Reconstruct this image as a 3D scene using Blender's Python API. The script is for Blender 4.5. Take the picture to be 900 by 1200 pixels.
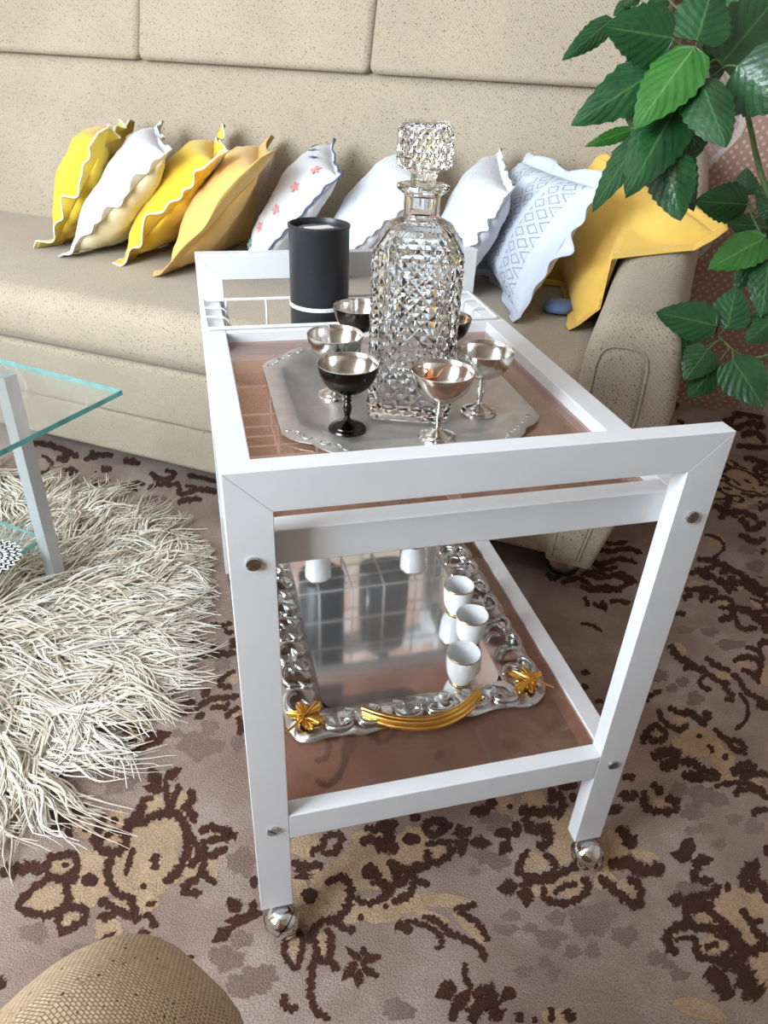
import bpy, bmesh, math, random
from mathutils import Vector, Matrix, noise
random.seed(7)
for o in list(bpy.data.objects): bpy.data.objects.remove(o)
scn = bpy.context.scene
COL = scn.collection
V = Vector

# ------------------------------------------------------------------ camera
F = 853.17
CAM = V((-.0058, -.4881, .9271))
def _cam_axes(pitch=32.7294, roll=2.7579, yaw=15.3915):
    p, r, y = (math.radians(a) for a in (pitch, roll, yaw))
    fw = V((math.sin(y)*math.cos(p), math.cos(y)*math.cos(p), -math.sin(p)))
    rt = V((math.cos(y), -math.sin(y), 0)); up = rt.cross(fw)
    return fw, rt*math.cos(r)+up*math.sin(r), up*math.cos(r)-rt*math.sin(r)
FW, RT, UP = _cam_axes()
cd = bpy.data.cameras.new('camera'); cam = bpy.data.objects.new('camera', cd); COL.objects.link(cam)
cd.sensor_fit = 'VERTICAL'; cd.sensor_height = 36; cd.lens = F/1200*36; cd.clip_start = .02
cam.matrix_world = Matrix(((RT.x, UP.x, -FW.x, CAM.x), (RT.y, UP.y, -FW.y, CAM.y), (RT.z, UP.z, -FW.z, CAM.z), (0, 0, 0, 1)))
scn.camera = cam

# sofa / room frame: S runs along the sofa to the right, N from the room towards the back wall
ANG = math.radians(34.5)
S = V((math.cos(ANG), -math.sin(ANG), 0)); N = V((math.sin(ANG), math.cos(ANG), 0))
def room(s, n, z=0): return S*s+N*n+V((0, 0, z))

# ------------------------------------------------------------------ world, window light, exposure
w = bpy.data.worlds.new('world'); scn.world = w; w.use_nodes = True
bg = w.node_tree.nodes['Background']; bg.inputs[0].default_value = (.75, .87, 1, 1); bg.inputs[1].default_value = 1.2
WIN = (-1.85, -.45, .80, 2.20)      # window opening on the front wall: s0, s1, z0, z1
WALL_FRONT = -1.30
ld = bpy.data.lights.new('window_front_offscreen', 'AREA'); ld.shape = 'RECTANGLE'; ld.size = WIN[1]-WIN[0]-.06; ld.size_y = WIN[3]-WIN[2]-.06
ld.energy = 84; ld.color = (.83, .92, 1)
lo = bpy.data.objects.new('window_front_offscreen', ld); COL.objects.link(lo)
lo.location = room((WIN[0]+WIN[1])/2, WALL_FRONT-.12, (WIN[2]+WIN[3])/2)
lo.rotation_euler = N.to_track_quat('-Z', 'Y').to_euler()
scn.view_settings.view_transform = 'Standard'; scn.view_settings.look = 'None'
scn.view_settings.gamma = 1; scn.view_settings.use_curve_mapping = False
scn.view_settings.exposure = 0.70

# ------------------------------------------------------------------ pixel helpers
def ray(u, v): return FW+RT*((u-450)/F)-UP*((v-600)/F)
def zp(u, v, z):
    d = ray(u, v); return CAM+d*((z-CAM.z)/d.z)
def yp(u, v, y):
    d = ray(u, v); return CAM+d*((y-CAM.y)/d.y)
def sp(u, v, n):
    d = ray(u, v); return CAM+d*((n-CAM.dot(N))/d.dot(N))
def dp(u, v, depth): return CAM+ray(u, v)*depth

# ------------------------------------------------------------------ object helpers
ORG = {}
def thing(name, label, cat, loc=(0, 0, 0), rotz=0, group=None, org=None):
    o = bpy.data.objects.new(name, None); COL.objects.link(o); o.empty_display_size = .05
    o.location = loc; o.rotation_euler = (0, 0, rotz); o['label'] = label; o['category'] = cat
    if group: o['group'] = group
    ORG[o.name] = V(loc) if org is None else V(org)
    return o
def obj(name, verts, faces, mat, parent=None, smooth=True, sharp=None, wn=False, mats=None, midx=None, uv=None):
    me = bpy.data.meshes.new(name)
    og = ORG.get(parent.name, V((0, 0, 0))) if parent else V((0, 0, 0))
    me.from_pydata([tuple(V(v)-og) for v in verts], [], faces)
    for mm in (mats or [mat]): me.materials.append(mm)
    if midx: me.polygons.foreach_set('material_index', midx)
    me.polygons.foreach_set('use_smooth', [smooth]*len(me.polygons))
    if uv:
        l = me.uv_layers.new(name='UVMap')
        for lp in me.loops: l.data[lp.index].uv = uv[lp.vertex_index]
    if sharp: me.set_sharp_from_angle(angle=math.radians(sharp))
    me.update()
    o = bpy.data.objects.new(name, me); COL.objects.link(o)
    if parent:
        o.parent = parent; ORG[o.name] = og
    if wn:
        m = o.modifiers.new('wn', 'WEIGHTED_NORMAL'); m.keep_sharp = True
    return o
def tag(o, label, cat=None, group=None, kind=None):
    o['label'] = label
    if cat: o['category'] = cat
    if group: o['group'] = group
    if kind: o['kind'] = kind
    return o
def copy_tree(o, loc=None, rotz=None, label=None, parent=None):
    c = o.copy(); COL.objects.link(c)
    if parent: c.parent = parent
    if loc is not None: c.location = loc
    if rotz is not None: c.rotation_euler = (0, 0, rotz)
    if label: c['label'] = label
    for ch in list(o.children): copy_tree(ch, parent=c)
    return c
def bm_out(bm):
    bm.verts.index_update()
    r = [v.co.copy() for v in bm.verts], [[v.index for v in f.verts] for f in bm.faces]
    bm.free(); return r
def rbox_data(x0, x1, y0, y1, z0, z1, r=.002, seg=2):
    bm = bmesh.new(); bmesh.ops.create_cube(bm, size=1)
    for v in bm.verts:
        v.co = V(((x0+x1)/2+v.co.x*(x1-x0), (y0+y1)/2+v.co.y*(y1-y0), (z0+z1)/2+v.co.z*(z1-z0)))
    if r: bmesh.ops.bevel(bm, geom=list(bm.edges), offset=r, segments=seg, profile=.5, affect='EDGES')
    return bm_out(bm)
def box(name, x0, x1, y0, y1, z0, z1, mat, parent=None, r=.0015, seg=2, fn=None, wn=True):
    v, f = rbox_data(x0, x1, y0, y1, z0, z1, r, seg)
    if fn: v = [fn(p) for p in v]
    return obj(name, v, f, mat, parent, True, 50, wn)
def prism(name, poly, y0, y1, mat, parent, r=.0007):     # polygon in x,z extruded along y
    bm = bmesh.new()
    a = [bm.verts.new((x, y0, z)) for x, z in poly]; b = [bm.verts.new((x, y1, z)) for x, z in poly]
    bm.faces.new(a); bm.faces.new(b[::-1]); k = len(poly)
    for i in range(k): bm.faces.new((a[i], b[i], b[(i+1) % k], a[(i+1) % k]))
    bmesh.ops.recalc_face_normals(bm, faces=list(bm.faces))
    bmesh.ops.bevel(bm, geom=list(bm.edges), offset=r, segments=2, profile=.5, affect='EDGES')
    v, f = bm_out(bm)
    return obj(name, v, f, mat, parent, True, 50, True)
def lathe_data(prof, segs=32, at=(0, 0, 0), cap=True):
    vs, fs = [], []; at = V(at)
    for r, z in prof:
        for i in range(segs):
            a = 2*math.pi*i/segs; vs.append(at+V((r*math.cos(a), r*math.sin(a), z)))
    for j in range(len(prof)-1):
        for i in range(segs):
            k = (i+1) % segs; fs.append((j*segs+i, j*segs+k, (j+1)*segs+k, (j+1)*segs+i))
    if cap:
        if prof[0][0] > 1e-6: fs.append(tuple(range(segs))[::-1])
        if prof[-1][0] > 1e-6: fs.append(tuple((len(prof)-1)*segs+i for i in range(segs)))
    return vs, fs
def lathe(name, prof, mat, parent=None, segs=32, at=(0, 0, 0), sharp=40, cap=True):
    v, f = lathe_data(prof, segs, at, cap); return obj(name, v, f, mat, parent, True, sharp)
def tube_data(pts, r, segs=8, closed=False):
    pts = [V(p) for p in pts]; n = len(pts); rs = r if isinstance(r, (list, tuple)) else [r]*n
    vs, fs = [], []; prev = None
    for i in range(n):
        if closed: t = pts[(i+1) % n]-pts[i-1]
        else: t = pts[min(i+1, n-1)]-pts[max(i-1, 0)]
        if t.length < 1e-9: t = V((0, 0, 1))
        t.normalize()
        if prev is None: a = t.orthogonal().normalized()
        else:
            a = prev-t*prev.dot(t)
            a = t.orthogonal().normalized() if a.length < 1e-6 else a.normalized()
        prev = a; b = t.cross(a)
        for k in range(segs):
            g = 2*math.pi*k/segs; vs.append(pts[i]+(a*math.cos(g)+b*math.sin(g))*rs[i])
    m = n if closed else n-1
    for i in range(m):
        j = (i+1) % n
        for k in range(segs):
            l = (k+1) % segs; fs.append((i*segs+k, i*segs+l, j*segs+l, j*segs+k))
    if not closed:
        fs.append(tuple(range(segs))[::-1]); fs.append(tuple((n-1)*segs+k for k in range(segs)))
    return vs, fs
def tube(name, pts, r, mat, parent=None, segs=8, closed=False):
    v, f = tube_data(pts, r, segs, closed); return obj(name, v, f, mat, parent, True, 60)
def join(parts):
    vs, fs = [], []
    for v, f in parts:
        o = len(vs); vs += list(v); fs += [tuple(i+o for i in q) for q in f]
    return vs, fs
def spline(pts, sub=6):
    pts = [V(p) for p in pts]; out = []
    for i in range(len(pts)-1):
        p0, p1, p2, p3 = pts[max(i-1, 0)], pts[i], pts[i+1], pts[min(i+2, len(pts)-1)]
        for k in range(sub):
            t = k/sub
            out.append(.5*((2*p1)+(p2-p0)*t+(2*p0-5*p1+4*p2-p3)*t*t+(3*p1-p0-3*p2+p3)*t**3))
    out.append(pts[-1]); return out

# ------------------------------------------------------------------ materials
class NT:
    def __init__(s, name):
        s.m = bpy.data.materials.new(name); s.m.use_nodes = True; s.t = s.m.node_tree
        s.b = s.t.nodes['Principled BSDF']; s.o = s.t.nodes['Material Output']
    def n(s, typ, **kw):
        nd = s.t.nodes.new(typ)
        for k, v in kw.items():
            if k.startswith('i_'):
                key = k[2:]; key = int(key) if key.isdigit() else key.replace('_', ' ')
                s.set(nd.inputs[key], v)
            else: setattr(nd, k, v)
        return nd
    def set(s, inp, v):
        if isinstance(v, bpy.types.NodeSocket): s.t.links.new(v, inp)
        else: inp.default_value = v
    def l(s, a, b): s.t.links.new(a, b)
    def coord(s, which='Object'): return s.n('ShaderNodeTexCoord').outputs[which]
    def noise(s, vec, scale, detail=3, rough=.5):
        nd = s.n('ShaderNodeTexNoise'); s.set(nd.inputs['Vector'], vec)
        nd.inputs['Scale'].default_value = scale; nd.inputs['Detail'].default_value = detail; nd.inputs['Roughness'].default_value = rough
        return nd.outputs[0]
    def ramp(s, fac, stops):
        nd = s.n('ShaderNodeValToRGB'); e = nd.color_ramp.elements
        while len(e) < len(stops): e.new(.5)
        for q, (p, c) in zip(e, stops): q.position = p; q.color = c if len(c) == 4 else (*c, 1)
        s.set(nd.inputs[0], fac); return nd.outputs[0]
    def mix(s, fac, a, b, mode='MIX'):
        nd = s.n('ShaderNodeMix', data_type='RGBA', blend_type=mode)
        s.set(nd.inputs[0], fac)
        s.set(nd.inputs[6], a if not isinstance(a, tuple) else (*a, 1)[:4]); s.set(nd.inputs[7], b if not isinstance(b, tuple) else (*b, 1)[:4])
        return nd.outputs[2]
    def math(s, op, a, b=None):
        nd = s.n('ShaderNodeMath', operation=op); s.set(nd.inputs[0], a)
        if b is not None: s.set(nd.inputs[1], b)
        return nd.outputs[0]
    def bump(s, h, strength, dist=.002):
        nd = s.n('ShaderNodeBump'); s.set(nd.inputs['Height'], h)
        nd.inputs['Strength'].default_value = strength; nd.inputs['Distance'].default_value = dist
        s.l(nd.outputs[0], s.b.inputs['Normal'])
    def xyz(s, vec):
        nd = s.n('ShaderNodeSeparateXYZ'); s.l(vec, nd.inputs[0]); return nd.outputs
    def fin(s, color=None, rough=None, metal=None, **kw):
        if color is not None: s.set(s.b.inputs['Base Color'], color if not isinstance(color, tuple) else (*color, 1)[:4])
        if rough is not None: s.set(s.b.inputs['Roughness'], rough)
        if metal is not None: s.b.inputs['Metallic'].default_value = metal
        for k, v in kw.items(): s.set(s.b.inputs[k.replace('_', ' ')], v)
        return s.m
def simple(name, c, rough=.5, metal=0, var=.08, sc=20, bsc=0, bst=0, bd=.001, **kw):
    t = NT(name); co = t.coord()
    d = tuple(max(0, x*(1-var)) for x in c); e = tuple(min(1, x*(1+var)) for x in c)
    col = t.ramp(t.noise(co, sc, 4), [(.3, d), (.7, e)])
    if bst: t.bump(t.noise(co, bsc, 3), bst, bd)
    return t.fin(col, rough, metal, **kw)
def weave_mat(name, base, dark, fleck, wsc=420, fsc=260, thr=.66, bst=.35):
    t = NT(name); co = t.coord()
    mp = t.n('ShaderNodeMapping'); t.l(co, mp.inputs[0]); mp.inputs['Rotation'].default_value = (.6, .5, .785)
    wv = t.n('ShaderNodeTexWave'); t.l(mp.outputs[0], wv.inputs['Vector']); wv.inputs['Scale'].default_value = wsc/6.28
    wv.inputs['Distortion'].default_value = 1.5; wv.inputs['Detail'].default_value = 1; wv.inputs['Detail Scale'].default_value = 3
    c1 = t.ramp(wv.outputs[1], [(0, dark), (.9, base)])
    big = t.noise(co, 5, 3)
    c2 = t.mix(.5, c1, t.ramp(big, [(.3, tuple(x*.86 for x in base)), (.7, tuple(min(1, x*1.1) for x in base))]))
    fl = t.noise(co, fsc, 2, .4)
    c3 = t.mix(t.ramp(fl, [(thr, (0, 0, 0)), (thr+.03, (1, 1, 1))]), c2, fleck)
    t.bump(wv.outputs[1], bst, .001)
    return t.fin(c3, .95, Sheen_Weight=.15)
def thin_glass(name, tint, refl_rough=.0, boost=1.0, diffuse_mix=None):
    t = NT(name); nt = t.t
    tr = t.n('ShaderNodeBsdfTransparent'); tr.inputs[0].default_value = (*tint, 1)
    gl = t.n('ShaderNodeBsdfGlossy'); gl.inputs['Roughness'].default_value = refl_rough; gl.inputs[0].default_value = (1, 1, 1, 1)
    lwt = t.n('ShaderNodeLayerWeight'); lwt.inputs[0].default_value = .5
    f2 = t.math('MULTIPLY', t.math('ADD', .04, t.math('MULTIPLY', t.math('POWER', lwt.outputs['Facing'], 5), .96)), boost)
    mx = t.n('ShaderNodeMixShader'); t.l(f2, mx.inputs[0]); t.l(tr.outputs[0], mx.inputs[1]); t.l(gl.outputs[0], mx.inputs[2])
    out = mx.outputs[0]
    if diffuse_mix:  # blends a diffuse tint into the glass, mottled by noise
        df = t.n('ShaderNodeBsdfDiffuse'); df.inputs[0].default_value = (*diffuse_mix[0], 1)
        m2 = t.n('ShaderNodeMixShader'); t.set(m2.inputs[0], t.ramp(t.noise(t.coord(), 9, 4), [(.3, (diffuse_mix[1]*.7,)*3), (.7, (diffuse_mix[1]*1.3,)*3)])); t.l(out, m2.inputs[1]); t.l(df.outputs[0], m2.inputs[2]); out = m2.outputs[0]
    t.l(out, t.o.inputs[0]); nt.nodes.remove(t.b); return t.m
def cloth(name, c, var=.06, wr=14, st=.5, bd=.006):
    t = NT(name); co = t.coord()
    a = t.noise(co, wr, 4, .55)
    col = t.ramp(t.noise(co, 9, 3), [(.3, tuple(x*(1-var) for x in c)), (.7, tuple(min(1, x*(1+var)) for x in c))])
    t.bump(a, st, bd)
    return t.fin(col, .9, Sheen_Weight=.2)

M = {}
M['white_wood'] = simple('white_lacquer', (.74, .75, .77), .42, 0, .03, 14, 60, .05)
M['chrome'] = simple('chrome', (.78, .78, .78), .08, 1, .02)
M['steel'] = simple('brushed_steel', (.55, .54, .53), .3, 1, .08, 60)
M['black_plastic'] = simple('black_plastic', (.03, .03, .03), .7)
M['brown_glass'] = thin_glass('bronze_glass', (.70, .53, .45), 0, 1.4, ((.60, .40, .31), .15))
M['clear_glass'] = thin_glass('table_glass', (.93, .97, .965), 0, 1.2, ((.8, .82, .82), .05))
M['glass_edge'] = simple('green_glass_edge', (.10, .42, .42), .15, 0, .25, 40, Transmission_Weight=.2)
M['sofa'] = weave_mat('sofa_tweed', (.46, .385, .29), (.34, .28, .205), (.11, .08, .06), 420, 330, .64)
M['chair_weave'] = None
def chair_weave():
    t = NT('coarse_armchair_weave'); co = t.coord(); x = t.xyz(co)
    cb = t.n('ShaderNodeCombineXYZ'); t.l(t.math('ADD', x[0], t.math('MULTIPLY', x[2], .35)), cb.inputs[0]); t.l(t.math('SUBTRACT', x[1], x[2]), cb.inputs[1])
    mp = t.n('ShaderNodeMapping'); t.l(cb.outputs[0], mp.inputs[0]); mp.inputs['Scale'].default_value = (370, 370, 370)
    br = t.n('ShaderNodeTexBrick'); t.l(mp.outputs[0], br.inputs[0]); br.inputs['Scale'].default_value = 1
    br.inputs['Color1'].default_value = (.66, .50, .32, 1); br.inputs['Color2'].default_value = (.55, .39, .235, 1); br.inputs['Mortar'].default_value = (.33, .215, .12, 1)
    br.inputs['Mortar Size'].default_value = .14; br.inputs['Mortar Smooth'].default_value = .8; br.inputs['Brick Width'].default_value = 1.05; br.inputs['Row Height'].default_value = .8
    c = t.mix(t.ramp(t.noise(co, 330, 1), [(.70, (0, 0, 0)), (.73, (1, 1, 1))]), br.outputs[0], (.10, .07, .05))
    t.bump(t.math('SUBTRACT', 1, br.outputs[1]), .8, .0015)
    return t.fin(c, .95)
M['chair_weave'] = chair_weave()
M['black_tin'] = simple('black_tin', (.022, .023, .027), .38, 0, .15, 9, 0, 0)
M['white_paint'] = simple('white_paint', (.8, .8, .79), .4)
M['lid_grey'] = simple('grey_lid', (.16, .16, .16), .5, 0, .2, 30)
M['wire'] = simple('white_wire', (.80, .79, .76), .35)
M['silver'] = simple('silver_goblet', (.70, .67, .62), .17, 1, .12, 35, 90, .03)
M['tarnish'] = simple('tarnished_silver', (.055, .050, .048), .2, 1, .3, 30)
M['tarnish_brown'] = simple('brown_tarnish', (.33, .26, .20), .2, 1, .2, 30)
M['pewter'] = simple('pewter', (.52, .51, .49), .34, .75, .12, 40, 160, .06, .0006)
M['mirror_tray'] = simple('polished_tray', (.74, .74, .74), .07, .92, .04, 7, 25, .010)
M['tray_rim'] = simple('tray_rim_silver', (.62, .62, .62), .22, 1, .12, 60)
M['gold'] = simple('gold', (.83, .50, .13), .24, 1, .12, 60)
M['porcelain'] = simple('porcelain', (.82, .83, .84), .12, 0, .02)
M['gilt'] = simple('gilt_line', (.62, .42, .15), .25, 1)
M['orange'] = simple('dried_orange_peel', (.72, .26, .09), .7, 0, .3, 120)
M['yellow'] = cloth('yellow_cotton', (.77, .53, .035))
M['mustard'] = cloth('apricot_cotton', (.80, .50, .14))
M['gold_cotton'] = cloth('golden_yellow_cotton', (.86, .55, .11))
M['white'] = cloth('white_cotton', (.68, .70, .75), .03)
M['cream'] = cloth('cream_lining', (.72, .62, .40), .05)
M['pale_blue'] = cloth('pale_blue_white_cotton', (.60, .65, .75), .03)
M['trim_white'] = cloth('white_trim', (.85, .80, .68), .03)
M['blue'] = cloth('blue_cloth', (.12, .20, .42))
M['pink_thread'] = simple('pink_thread', (.75, .30, .30), .8)
M['navy_thread'] = simple('navy_thread', (.10, .13, .28), .8)
M['green_thread'] = simple('green_thread', (.12, .30, .24), .8)
def lace(name, base, hole, kind):
    t = NT(name); uv = t.coord('UV'); x = t.xyz(uv)
    def tri(v, k): return t.math('ABSOLUTE', t.math('SUBTRACT', t.math('FRACT', t.math('MULTIPLY', v, k)), .5))
    fine = t.math('MULTIPLY', tri(x[0], 46), tri(x[1], 46))
    dots = t.ramp(fine, [(.10, (0, 0, 0)), (.16, (1, 1, 1))])
    if kind == 'diamond':
        p = t.math('ADD', x[0], x[1]); q = t.math('SUBTRACT', x[0], x[1])
        d1 = t.math('MAXIMUM', tri(p, 8), tri(q, 8))
        ring = t.math('MULTIPLY', t.math('GREATER_THAN', d1, .26), t.math('LESS_THAN', d1, .36))
        band = t.math('LESS_THAN', t.math('ABSOLUTE', t.math('SUBTRACT', tri(x[1], 2.0), .22)), .17)
        fac = t.math('MULTIPLY', t.math('MAXIMUM', t.math('MULTIPLY', dots, .55), t.math('MULTIPLY', ring, .9)), band)
        lim = t.math('MULTIPLY', t.math('GREATER_THAN', x[1], .06), t.math('LESS_THAN', x[1], .80)); fac = t.math('MULTIPLY', fac, lim)
    else:
        vo = t.n('ShaderNodeTexVoronoi'); t.l(uv, vo.inputs['Vector']); vo.inputs['Scale'].default_value = 9
        fl = t.ramp(vo.outputs['Distance'], [(.28, (1, 1, 1)), (.40, (0, 0, 0))])
        fac = t.math('MULTIPLY', t.math('MULTIPLY', dots, fl), .6)
    t.bump(t.math('ADD', t.math('MULTIPLY', fac, -1), t.noise(t.coord(), 16, 3)), .5, .004)
    return t.fin(t.mix(fac, base, hole), .9)
M['lace_diamond'] = lace('diamond_lace', (.63, .68, .77), (.28, .31, .40), 'diamond')
M['lace_flower'] = lace('floral_lace', (.66, .69, .73), (.30, .33, .38), 'flower')
def glass_mat():
    t = NT('cut_crystal'); return t.fin((.97, .985, .985), 0.0, 0, IOR=1.5, Transmission_Weight=1.0)
M['crystal'] = glass_mat()
def leaf_mat(name, c1, c2, vein):
    t = NT(name); uv = t.coord('UV'); x = t.xyz(uv)
    au = t.math('ABSOLUTE', t.math('SUBTRACT', x[0], .5))
    mid = t.math('LESS_THAN', au, .022)
    side = t.math('FRACT', t.math('SUBTRACT', t.math('MULTIPLY', x[1], 7), t.math('MULTIPLY', au, 5)))
    sv = t.math('LESS_THAN', side, .10)
    ves = t.math('MAXIMUM', t.math('MULTIPLY', mid, .9), t.math('MULTIPLY', sv, .22))
    base = t.ramp(t.noise(t.coord(), 26, 3), [(.3, c1), (.7, c2)])
    t.bump(t.math('ADD', t.math('MULTIPLY', t.math('ABSOLUTE', t.math('SUBTRACT', side, .5)), -1), t.noise(uv, 9, 2)), .35, .004)
    return t.fin(t.mix(ves, base, vein), .34, Specular_IOR_Level=.6)
_mature = leaf_mat('leaf_mature', (.009, .056, .016), (.017, .092, .024), (.06, .16, .045))
LEAF = [_mature, _mature, leaf_mat('leaf_young', (.022, .12, .015), (.038, .18, .022), (.10, .26, .06))]
M['stem'] = simple('green_stem', (.10, .16, .05), .6, 0, .3, 60)
M['clay'] = simple('planter_clay', (.45, .22, .14), .8, 0, .15, 12)
M['soil'] = simple('potting_soil', (.05, .03, .02), 1, 0, .4, 60)
M['alu'] = simple('satin_aluminium', (.60, .63, .66), .45, .55, .04)
M['matte_black'] = simple('matte_black', (.02, .02, .02), .5)
M['foot_metal'] = simple('dark_foot_metal', (.20, .17, .15), .3, 1)
M['ceiling'] = simple('ceiling_white', (.80, .79, .77), .9)
M['plaster'] = simple('cream_wall', (.70, .65, .58), .9)
M['hide'] = simple('rug_hide', (.42, .34, .26), 1, 0, .2, 30)
M['mat_white'] = simple('doily_white', (.85, .85, .85), .9)
M['mat_black'] = simple('doily_black', (.03, .03, .03), .9)

# ------------------------------------------------------------------ room shell
ROT = -ANG
def struct(o, kind='structure'):
    o['kind'] = kind; return o
def room_box(name, s0, s1, n0, n1, z0, z1, mat):
    o = box(name, s0, s1, n0, n1, z0, z1, mat, None, 0, wn=False); o.rotation_euler = (0, 0, ROT); return struct(o)
def carpet_base():
    t = NT('carpet_ground'); co = t.coord()
    big = t.noise(co, 7, 4, .6); pile = t.noise(co, 420, 2, .6)
    c = t.ramp(big, [(.32, (.265, .18, .143)), (.50, (.36, .258, .213)), (.66, (.48, .38, .33))])
    c = t.mix(t.ramp(pile, [(.36, (.65, .65, .65)), (.62, (0, 0, 0))]), c, (.20, .145, .12))
    t.bump(pile, .7, .004); return t.fin(c, 1.0)
def carpet_col(name, a, b, soft=.5):
    t = NT(name); co = t.coord(); pile = t.noise(co, 420, 2, .6)
    c = t.mix(.5, t.ramp(t.noise(co, 30, 3), [(.3, a), (.7, b)]), t.ramp(pile, [(.35, tuple(x*.55 for x in a)), (.65, b)]))
    t.bump(pile, .7, .004); t.fin(c, 1.0)
    at = t.n('ShaderNodeAttribute', attribute_name='core')
    # tufts at the motif's edge belong to either colour: a ragged, woven outline
    m = t.math('ADD', at.outputs['Fac'], t.math('MULTIPLY', t.math('SUBTRACT', t.noise(co, 300, 2, .7), .5), soft*2.6))
    al = t.ramp(m, [(.28, (0, 0, 0)), (.44, (1, 1, 1))]); t.l(al, t.b.inputs['Alpha'])
    return t.m
M['carpet'] = carpet_base()
M['c_dark'] = carpet_col('carpet_dark_brown', (.042, .014, .008), (.082, .027, .014))
M['c_tan'] = carpet_col('carpet_tan', (.37, .245, .145), (.56, .39, .245))
M['c_mauve'] = carpet_col('carpet_mauve', (.215, .140, .115), (.265, .185, .152), 1.0)
SL, SR, NB = -2.9, 2.2, 1.965
floor = room_box('floor', SL, SR, WALL_FRONT, NB, -.05, 0, M['carpet'])
floor['label'] = 'taupe carpet with brown and tan rose pattern'
def wallpaper():
    t = NT('dotted_wallpaper'); co = t.coord(); x = t.xyz(co)
    cb = t.n('ShaderNodeCombineXYZ'); t.l(x[0], cb.inputs[0]); t.l(x[2], cb.inputs[1])
    mp = t.n('ShaderNodeMapping'); t.l(cb.outputs[0], mp.inputs[0]); mp.inputs['Rotation'].default_value = (0, 0, .785); mp.inputs['Scale'].default_value = (55, 55, 55)
    vo = t.n('ShaderNodeTexVoronoi', voronoi_dimensions='2D'); t.l(mp.outputs[0], vo.inputs['Vector']); vo.inputs['Randomness'].default_value = .25; vo.inputs['Scale'].default_value = 1
    dot = t.ramp(vo.outputs['Distance'], [(.20, (1, 1, 1)), (.27, (0, 0, 0))])
    sw = t.math('MULTIPLY', t.math('SINE', t.math('MULTIPLY', x[2], 22)), .035)
    ph = t.math('FRACT', t.math('DIVIDE', t.math('ADD', x[0], t.math('ADD', sw, .05)), .34))
    band = t.math('LESS_THAN', ph, .24); edge = t.math('LESS_THAN', t.math('ABSOLUTE', t.math('SUBTRACT', ph, .22)), .025)
    stripe = t.math('ADD', .25, t.math('MULTIPLY', t.math('GREATER_THAN', t.math('FRACT', t.math('MULTIPLY', t.math('ADD', x[2], x[0]), 75)), .5), .22))
    base = t.ramp(t.noise(co, 8, 3), [(.3, (.36, .205, .155)), (.7, (.42, .25, .19))])
    c = t.mix(t.math('MULTIPLY', dot, .6), base, (.68, .56, .47))
    c = t.mix(t.math('MULTIPLY', band, stripe), c, (.62, .54, .50)); c = t.mix(t.math('MULTIPLY', edge, .55), c, (.74, .68, .64))
    return t.fin(c, .85)
M['wallpaper'] = wallpaper()
wb = room_box('wall_back', SL, SR, NB, NB+.1, 0, 2.55, M['wallpaper']); wb['label'] = 'dusty pink wallpaper with dots and lace ribbons behind the sofa'
room_box('wall_left', SL-.1, SL, WALL_FRONT-.1, NB+.1, 0, 2.55, M['plaster'])
room_box('wall_right', SR, SR+.1, WALL_FRONT-.1, NB+.1, 0, 2.55, M['plaster'])
def front_wall():
    a = [rbox_data(*q, 0) for q in ((SL, WIN[0], WALL_FRONT-.1, WALL_FRONT, 0, 2.55), (WIN[1], SR, WALL_FRONT-.1, WALL_FRONT, 0, 2.55),
         (WIN[0], WIN[1], WALL_FRONT-.1, WALL_FRONT, 0, WIN[2]), (WIN[0], WIN[1], WALL_FRONT-.1, WALL_FRONT, WIN[3], 2.55))]
    v, f = join(a); o = obj('wall_front', v, f, M['plaster'], None, False); o.rotation_euler = (0, 0, ROT); struct(o)
front_wall()
room_box('ceiling', SL-.1, SR+.1, WALL_FRONT-.1, NB+.1, 2.55, 2.65, M['ceiling'])
def window():
    a = []
    y0, y1 = WALL_FRONT-.08, WALL_FRONT-.02
    for s in (WIN[0], (WIN[0]+WIN[1])/2-.025, WIN[1]-.05): a.append(rbox_data(s, s+.05, y0, y1, WIN[2], WIN[3], .004))
    for z in (WIN[2], WIN[3]-.05): a.append(rbox_data(WIN[0], WIN[1], y0, y1, z, z+.05, .004))
    v, f = join(a); o = obj('window_1', v, f, M['white_paint'], None, False); o.rotation_euler = (0, 0, ROT); struct(o)
window()

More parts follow.
